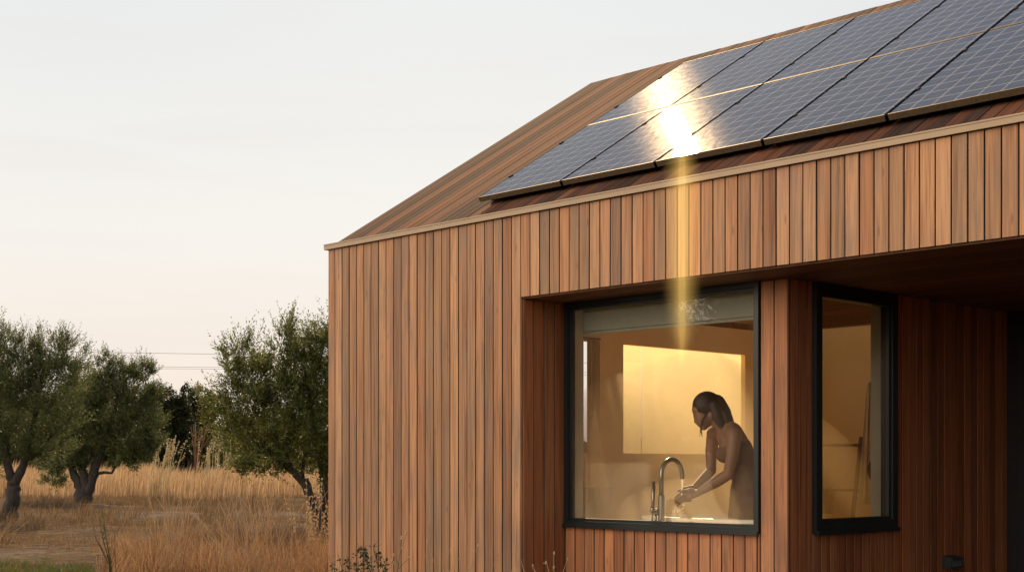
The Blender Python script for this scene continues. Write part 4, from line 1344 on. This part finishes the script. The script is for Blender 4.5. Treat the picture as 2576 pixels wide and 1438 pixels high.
tree('broadleaf_tree', 'dark tree glimpsed between the two left olives', 'tree', 235, 88,
     [(200, 960, 40, 40), (215, 1010, 60, 50), (180, 1060, 60, 50), (250, 1070, 60, 50), (120, 1080, 60, 50), (200, 1120, 90, 36), (300, 1100, 60, 50), (330, 1060, 50, 50)],
     [[(235, 1215, 0, 0.35), (225, 1080, 0, 0.2), (210, 960, 0, 0.06)]], M['darkleaf'], None, dens=225, hole=0.22, seed=16, **DK)
tree('broadleaf_tree', 'dark tree far behind the forked olive at the left edge', 'tree', 20, 92,
     [(20, 1000, 70, 60), (-60, 1020, 70, 70), (90, 1050, 60, 60), (-20, 1100, 90, 50), (60, 1120, 70, 40), (-110, 1090, 70, 60)],
     [[(20, 1212, 0, 0.35), (20, 1080, 0, 0.2), (20, 1000, 0, 0.06)]], M['darkleaf'], None, dens=210, hole=0.22, seed=17, **DK)
tree('broadleaf_tree', 'pale hazy rounded tree on the far horizon', 'tree', 508, 190,
     [(512, 994, 22, 18), (498, 1008, 18, 16), (530, 1006, 20, 16), (514, 1018, 28, 18), (548, 1020, 18, 14)],
     [[(508, 1190, 0, 0.6), (510, 1090, 0, 0.5), (508, 1000, 0, 0.15)], [(510, 1090, 0, 0.3), (540, 1020, 0, 0.12)]], M['hazeleaf'], None, dens=42, hole=0.15, seed=18, per=12, L0=0.3, L1=0.55, wr=0.55, twl=(0.6, 1.3), upw=0.2, spread=1.0)

# far wood closing the horizon
blobs_ = [(x_, 1165 - rnd.uniform(0, 26), rnd.uniform(22, 40), rnd.uniform(18, 34)) for x_ in range(-560, 2000, 26)]
fw = crown('far_wood', blobs_, 135.0, (0, 0, 0), M['darkleaf'], None, 150, 11, 0.3, 0.55, 0.5, twl=(0.5, 1.2), upw=0.2, hole=0.1, seed=41, spread=1.0)
tag(fw, kind='stuff')
# dry shrub of bare reddish stems in the gap
def stems(name, label, cat, base, Y, paths, mat, heads=(), leaves=(), group=None, leafmat=None, headmat=None, headr=0.01):
    b = at(base[0], base[1], Y)
    b.z = 0.0
    t = tag(empty(name, b), label, cat, group)
    mb = MB()
    for path in paths:
        pts = [at(x, y, Y + d) - b for x, y, d, r in path]
        mb.tube(pts, [r for *_, r in path], 6)
    mb.build('stem', mat, t, True)
    if heads:
        mb = MB()
        for (x, y, d, r) in heads:
            c = at(x, y, Y + d) - b
            for i in range(7):
                mb.ell(c + Vector((rnd.gauss(0, r * 0.5), rnd.gauss(0, r * 0.5), rnd.gauss(0, r * 0.6))), r * rnd.uniform(0.25, 0.6), 6)
        mb.build('seed_head', headmat or M['fluff'], t, True)
    if leaves:
        bs, dr_, sd_, L, w = [], [], [], [], []
        for (x, y, d, l) in leaves:
            bs.append(at(x, y, Y + d) - b); dv = unit(rng.normal(0, 1, 3) + np.array([0, 0, 0.7])); dr_.append(dv); sd_.append(unit(np.cross(dv, rng.normal(0, 1, 3)))); L.append(l); w.append(l * 0.5)
        leaf_mesh('foliage', np.array(bs), np.array(dr_), np.array(sd_), np.array(L), np.array(w), leafmat or M['weed'], t)
    return t


P_ = []
for k in range(11):
    x1 = 500 + rnd.gauss(0, 18)
    P_.append([(490 + rnd.gauss(0, 3), 1215, 0, 0.022), (492 + (x1 - 492) * 0.4, 1130, 0, 0.016), (x1, 1050 + rnd.uniform(0, 40), rnd.uniform(-1, 1), 0.012)])
stems('dry_shrub', 'bare reddish dry shrub standing above the tall grass', 'shrub', (490, 1215), 60, P_, M['redstem'])

# wheat-like stalks standing proud of the tall grass band, one clump
def clump(name, label, cat, basex, Y, n, spreadpx, hmin, hmax, mat, r, leanpx, group=None, headr=None, headmat=None, top=None):
    P, H = [], []
    base_y = CY + EYE * F / Y
    for k in range(n):
        x0 = basex + rnd.gauss(0, spreadpx)
        hpx = rnd.uniform(hmin, hmax) * F / Y
        lx_ = rnd.gauss(leanpx[0], leanpx[1]) * (0.4 + 0.6 * hpx / (hmax * F / Y))
        d = rnd.gauss(0, 0.12)
        c = rnd.gauss(0, 0.12) * hpx
        P.append([(x0, base_y, d, r), (x0 + lx_ * 0.25 + c * 0.3, base_y - hpx * 0.4, d, r * 0.85), (x0 + lx_ * 0.6 + c * 0.2, base_y - hpx * 0.75, d, r * 0.6), (x0 + lx_, base_y - hpx, d, r * 0.25)])
        if headr:
            for j in range(5):
                u = 0.80 + 0.05 * j
                H.append((x0 + lx_ * (0.6 + (u - 0.75) * 1.6) + rnd.gauss(0, 1.2), base_y - hpx * u, d, headr))
    return stems(name, label, cat, (basex, base_y), Y, P, mat, heads=H, group=group, headmat=headmat)


GT = 'dry grass clumps in front of the meadow'
clump('grass_clump', 'tall golden straw clump, its long blades leaning right, left of the rusty grass', 'grass clump', 420, 12.2, 40, 26, 0.50, 1.04, M['drystem'], 0.0040, (16, 60), GT)
clump('grass_clump', 'wide sprawling straw clump in the rusty grass below the leaning olive', 'grass clump', 640, 11.5, 110, 56, 0.40, 0.98, M['drystem'], 0.0034, (6, 95), GT)
clump('grass_clump', 'feathery seed topped straw clump right against the house corner', 'grass clump', 790, 11.6, 34, 18, 0.5, 1.02, M['drystem'], 0.0022, (6, 26), GT, headr=0.008)
clump('grass_clump', 'feathery pale grass clump standing above the tall grass at its left end', 'grass clump', 400, 47, 26, 14, 1.2, 2.1, M['fluff'], 0.012, (24, 16), GT, headr=0.03)
clump('grass_clump', 'thin feathery grass clump standing above the tall grass below the bare shrub', 'grass clump', 535, 47, 26, 26, 1.1, 2.3, M['fluff'], 0.012, (6, 14), GT, headr=0.03)

# green slender weeds standing left in front of the meadow
P_ = []
for (xa, xb, yb, d) in ((282, 248, 1280, 0), (284, 256, 1262, 0.03), (280, 232, 1300, 0.02), (286, 262, 1330, 0), (280, 244, 1340, -0.02), (284, 250, 1305, 0)):
    P_.append([(xa, 1500, d, 0.0048), (xa - 6, 1420, d, 0.004), (xb + 8, (yb + 1400) / 2, d, 0.003), (xb, yb, d, 0.0012)])
lv = [(275 - 0.14 * (1420 - yy) + rnd.gauss(0, 3), yy, rnd.gauss(0, 0.02), rnd.uniform(0.012, 0.03)) for yy in [rnd.uniform(1290, 1436) for _ in range(90)]]
stems('weed_plant', 'slender green weed with upright stems in front of the bushy olive', 'weed', (282, 1500), 11.5, P_, M['weedstem'], leaves=lv, leafmat=M['green'])
P_ = [[(294, 1500, 0, 0.003), (290, 1400, 0, 0.0026), (288, 1340, 0, 0.002), (302, 1284, 0, 0.0012)], [(289, 1350, 0, 0.0016), (312, 1300, 0, 0.0008)], [(290, 1400, 0, 0.0018), (268, 1330, 0, 0.001)]]
stems('weed_plant', 'single wiry green stalk right of the slender green weed', 'weed', (294, 1500), 12.0, P_, M['weedstem'])

# weeds along the foot of the front wall
def weed(name, label, bx, Y, n, tops, dark=True, group=None):
    P, lv = [], []
    by = CY + EYE * F / Y
    for (tx, ty) in tops:
        mx, my = bx + (tx - bx) * 0.45 + rnd.gauss(0, 4), by + (ty - by) * 0.55
        d = rnd.gauss(0, 0.05)
        P.append([(bx, by, d, 0.004), (mx, my, d, 0.0034), (tx, ty, d, 0.0014)])
        for k in range(n):
            u = rnd.uniform(0.35, 1)
            x = mx + (tx - mx) * (u - 0.45) / 0.55 if u > 0.45 else bx + (mx - bx) * u / 0.45
            y = my + (ty - my) * (u - 0.45) / 0.55 if u > 0.45 else by + (my - by) * u / 0.45
            lv.append((x + rnd.gauss(0, 4.5), y + rnd.gauss(0, 3), d + rnd.gauss(0, 0.015), rnd.uniform(0.014, 0.032)))
            if rnd.random() < 0.3:
                P.append([(x, y, d, 0.0014), (x + rnd.gauss(6, 8), y - rnd.uniform(6, 16), d, 0.0007)])
    return stems(name, label, 'weed', (bx, by), Y, P, M['weedstem'], leaves=lv, group=group)


GW_ = 'weeds along the foot of the front wall'
weed('weed_plant', 'dark leafy weed spreading left at the house corner', 905, 8.9, 34, [(850, 1395), (835, 1415), (872, 1405), (900, 1384), (915, 1372)], group=GW_)
weed('weed_plant', 'dark branching weed leaning left in front of the first wall boards', 985, 8.7, 40, [(896, 1360), (912, 1378), (938, 1372), (930, 1402), (955, 1392), (968, 1410), (880, 1408)], group=GW_)
P_ = [[(1010, 1560, 0, 0.003), (1000, 1440, 0, 0.0022), (1005, 1395, 0, 0.0014), (1023, 1340, 0, 0.0009)]]
stems('weed_plant', 'yellowish flowering weed with pale fluffy heads before the wall boards', 'weed', (1010, 1560), 8.8, P_ + [[(1004, 1420, 0, 0.0016), (990, 1396, 0, 0.0008)], [(1002, 1430, 0, 0.0016), (1030, 1400, 0, 0.0008)]],
      M['weedstem'], heads=[(1010, 1352, 0, 0.010), (1022, 1338, 0, 0.007), (990, 1394, 0, 0.009), (986, 1412, 0, 0.012), (1030, 1400, 0, 0.006), (1012, 1375, 0, 0.007)], group=GW_)
P_ = []
for (xa, xm, xt, yt) in ((1090, 1098, 1075, 1362), (1100, 1115, 1136, 1370), (1110, 1128, 1186, 1370), (1135, 1140, 1152, 1392), (1095, 1085, 1070, 1395), (1170, 1180, 1200, 1372), (1160, 1172, 1196, 1402), (1230, 1236, 1252, 1404), (1250, 1282, 1320, 1404)):
    P_.append([(xa, 1560, 0, 0.0024), (xm, 1440, rnd.gauss(0, 0.03), 0.0018), ((xm + xt) / 2 + rnd.gauss(0, 3), (1440 + yt) / 2, 0, 0.0013), (xt, yt, 0, 0.0007)])
stems('weed_plant', 'thin dry yellow stalks fanning in front of the middle of the wall', 'weed', (1150, 1560), 8.5, P_, M['drystem'], heads=[(1202, 1368, 0, 0.006), (1192, 1385, 0, 0.005), (1137, 1390, 0, 0.006), (1075, 1360, 0, 0.006), (1252, 1403, 0, 0.004)], group=GW_)
P_ = []
for (xa, xt, yt) in ((1402, 1428, 1404), (1395, 1393, 1386), (1390, 1374, 1408), (1330, 1312, 1412), (1350, 1342, 1418), (1372, 1338, 1425)):
    P_.append([(xa, 1560, 0, 0.0022), ((xa * 0.6 + xt * 0.4), 1450, 0, 0.0018), (xt, yt, 0, 0.0009)])
stems('weed_plant', 'few dry stalks with round seed heads below the recessed window', 'weed', (1380, 1560), 7.9, P_, M['drystem'], heads=[(1427, 1403, 0, 0.005), (1394, 1390, 0, 0.007), (1393, 1425, 0, 0.007), (1373, 1413, 0, 0.008), (1340, 1421, 0, 0.005)], group=GW_)

# ------------------------------------------------------------------ power lines far off
for i, (y0, y1, lab) in enumerate(((889, 901, 'uppermost of the three thin power lines crossing the far sky'), (925, 931, 'middle one of the three thin power lines crossing the far sky'), (929, 936, 'lowest of the three thin power lines crossing the far sky'))):
    mb = MB()
    pts = []
    for k in range(41):
        u = k / 40
        x = -260 + 1800 * u
        pts.append(at(x, y0 + (y1 - y0) * (x - 210) / 640 - 5 * math.sin(math.pi * u), 120))
    mb.tube(pts, 0.014 if i else 0.017, 6)
    tag(mb.build('power_line', M['wire']), lab, 'power line', 'power lines beyond the meadow')

# ------------------------------------------------------------------ shaft of light as a self-glowing volume, not cast by the panels
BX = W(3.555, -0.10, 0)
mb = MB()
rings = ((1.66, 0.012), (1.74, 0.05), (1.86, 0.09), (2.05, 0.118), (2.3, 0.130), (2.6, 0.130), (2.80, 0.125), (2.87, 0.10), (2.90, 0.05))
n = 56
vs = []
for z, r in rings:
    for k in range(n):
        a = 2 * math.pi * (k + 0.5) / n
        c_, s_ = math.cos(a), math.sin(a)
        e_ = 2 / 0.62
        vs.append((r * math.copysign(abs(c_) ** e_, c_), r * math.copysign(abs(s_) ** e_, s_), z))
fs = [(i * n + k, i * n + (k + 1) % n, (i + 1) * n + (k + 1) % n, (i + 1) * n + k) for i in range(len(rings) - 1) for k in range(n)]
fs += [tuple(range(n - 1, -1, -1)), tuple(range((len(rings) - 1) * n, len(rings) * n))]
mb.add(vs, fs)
bm_ = mb.build('glowing_beam', beam_mat(2.4, (1.0, 0.62, 0.16)), None, True)
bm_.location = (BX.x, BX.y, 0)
tag(bm_, 'glowing volume shaped as a soft golden shaft of light in front of the fascia', 'light beam')

# ------------------------------------------------------------------ light, sky, camera
wd = bpy.data.worlds.new('World')
SC.world = wd
wd.use_nodes = True
nt = wd.node_tree
nt.nodes.clear()
h = NT(nt)
out = nt.nodes.new('ShaderNodeOutputWorld')
sky = nt.nodes.new('ShaderNodeTexSky')
sky.sky_type = 'NISHITA'
sky.sun_disc = False
sky.sun_elevation = math.asin(SUN.z)
sky.sun_rotation = math.atan2(SUN.x, SUN.y)
sky.air_density = 1.0
sky.dust_density = 4.0
sky.ozone_density = 1.0
tc = h.n('ShaderNodeTexCoord').outputs['Generated']
z = h.n('ShaderNodeSeparateXYZ', {0: tc}).outputs[2]
haze = h.ramp(z, [(0.0, (0.87, 0.70, 0.59)), (0.05, (0.86, 0.76, 0.67)), (0.16, (0.82, 0.80, 0.76)), (0.31, (0.70, 0.73, 0.74)), (0.6, (0.34, 0.44, 0.58)), (1.0, (0.22, 0.33, 0.50))])
cl = h.noise(h.n('ShaderNodeMapping', {'Vector': tc, 'Scale': (2.2, 2.2, 16)}).outputs[0], 1.6, 5, 0.55, 0.4)
haze = h.mix(h.math('MULTIPLY', h.ramp(cl, [(0.48, 0), (0.72, 1)]), 0.20), haze, (0.70, 0.64, 0.615))
g = Vector((-0.95, -0.26, 0.22)).normalized()
dt = h.n('ShaderNodeVectorMath', {0: tc, 1: tuple(g)}, operation='DOT_PRODUCT').outputs['Value']
gl = h.math('MULTIPLY', h.math('POWER', h.math('MAXIMUM', dt, 0.0), 2.6), 3.2)
glow = h.n('ShaderNodeVectorMath', {0: (1.0, 0.775, 0.56), 'Scale': gl}, operation='SCALE').outputs[0]
tot = h.n('ShaderNodeVectorMath', {0: haze, 1: glow}, operation='ADD').outputs[0]
tot = h.n('ShaderNodeVectorMath', {0: tot, 'Scale': 8.2}, operation='SCALE').outputs[0]
nis = h.n('ShaderNodeVectorMath', {0: sky.outputs[0], 'Scale': 0.03}, operation='SCALE').outputs[0]
tot = h.n('ShaderNodeVectorMath', {0: tot, 1: nis}, operation='ADD').outputs[0]
bg = h.n('ShaderNodeBackground', {'Color': tot, 'Strength': 0.1})
h.link(bg.outputs[0], out.inputs[0])

sl = bpy.data.lights.new('sun', 'SUN')
sl.energy = 5.0
sl.angle = math.radians(0.55)
sl.color = (1.0, 0.71, 0.40)
so = bpy.data.objects.new('sun', sl)
COL.objects.link(so)
so.rotation_euler = SUN.to_track_quat('Z', 'Y').to_euler()
so.location = (0, 30, 30)

cd = bpy.data.cameras.new('camera')
cd.sensor_width = 36
cd.lens = F / 2576 * 36
cd.shift_y = (CY - 719) / 2576
cd.clip_end = 6000
cam = bpy.data.objects.new('camera', cd)
COL.objects.link(cam)
cam.location = (0, 0, EYE)
cam.rotation_euler = (math.pi / 2, 0, 0)
SC.camera = cam

SC.view_settings.view_transform = 'Standard'
SC.view_settings.look = 'None'
SC.view_settings.gamma = 1.0
SC.view_settings.exposure = 0.35
SC.render.engine = 'CYCLES'
SC.cycles.max_bounces = 12
SC.cycles.diffuse_bounces = 7
SC.cycles.volume_bounces = 3
SC.cycles.transparent_max_bounces = 16
SC.cycles.use_denoising = True
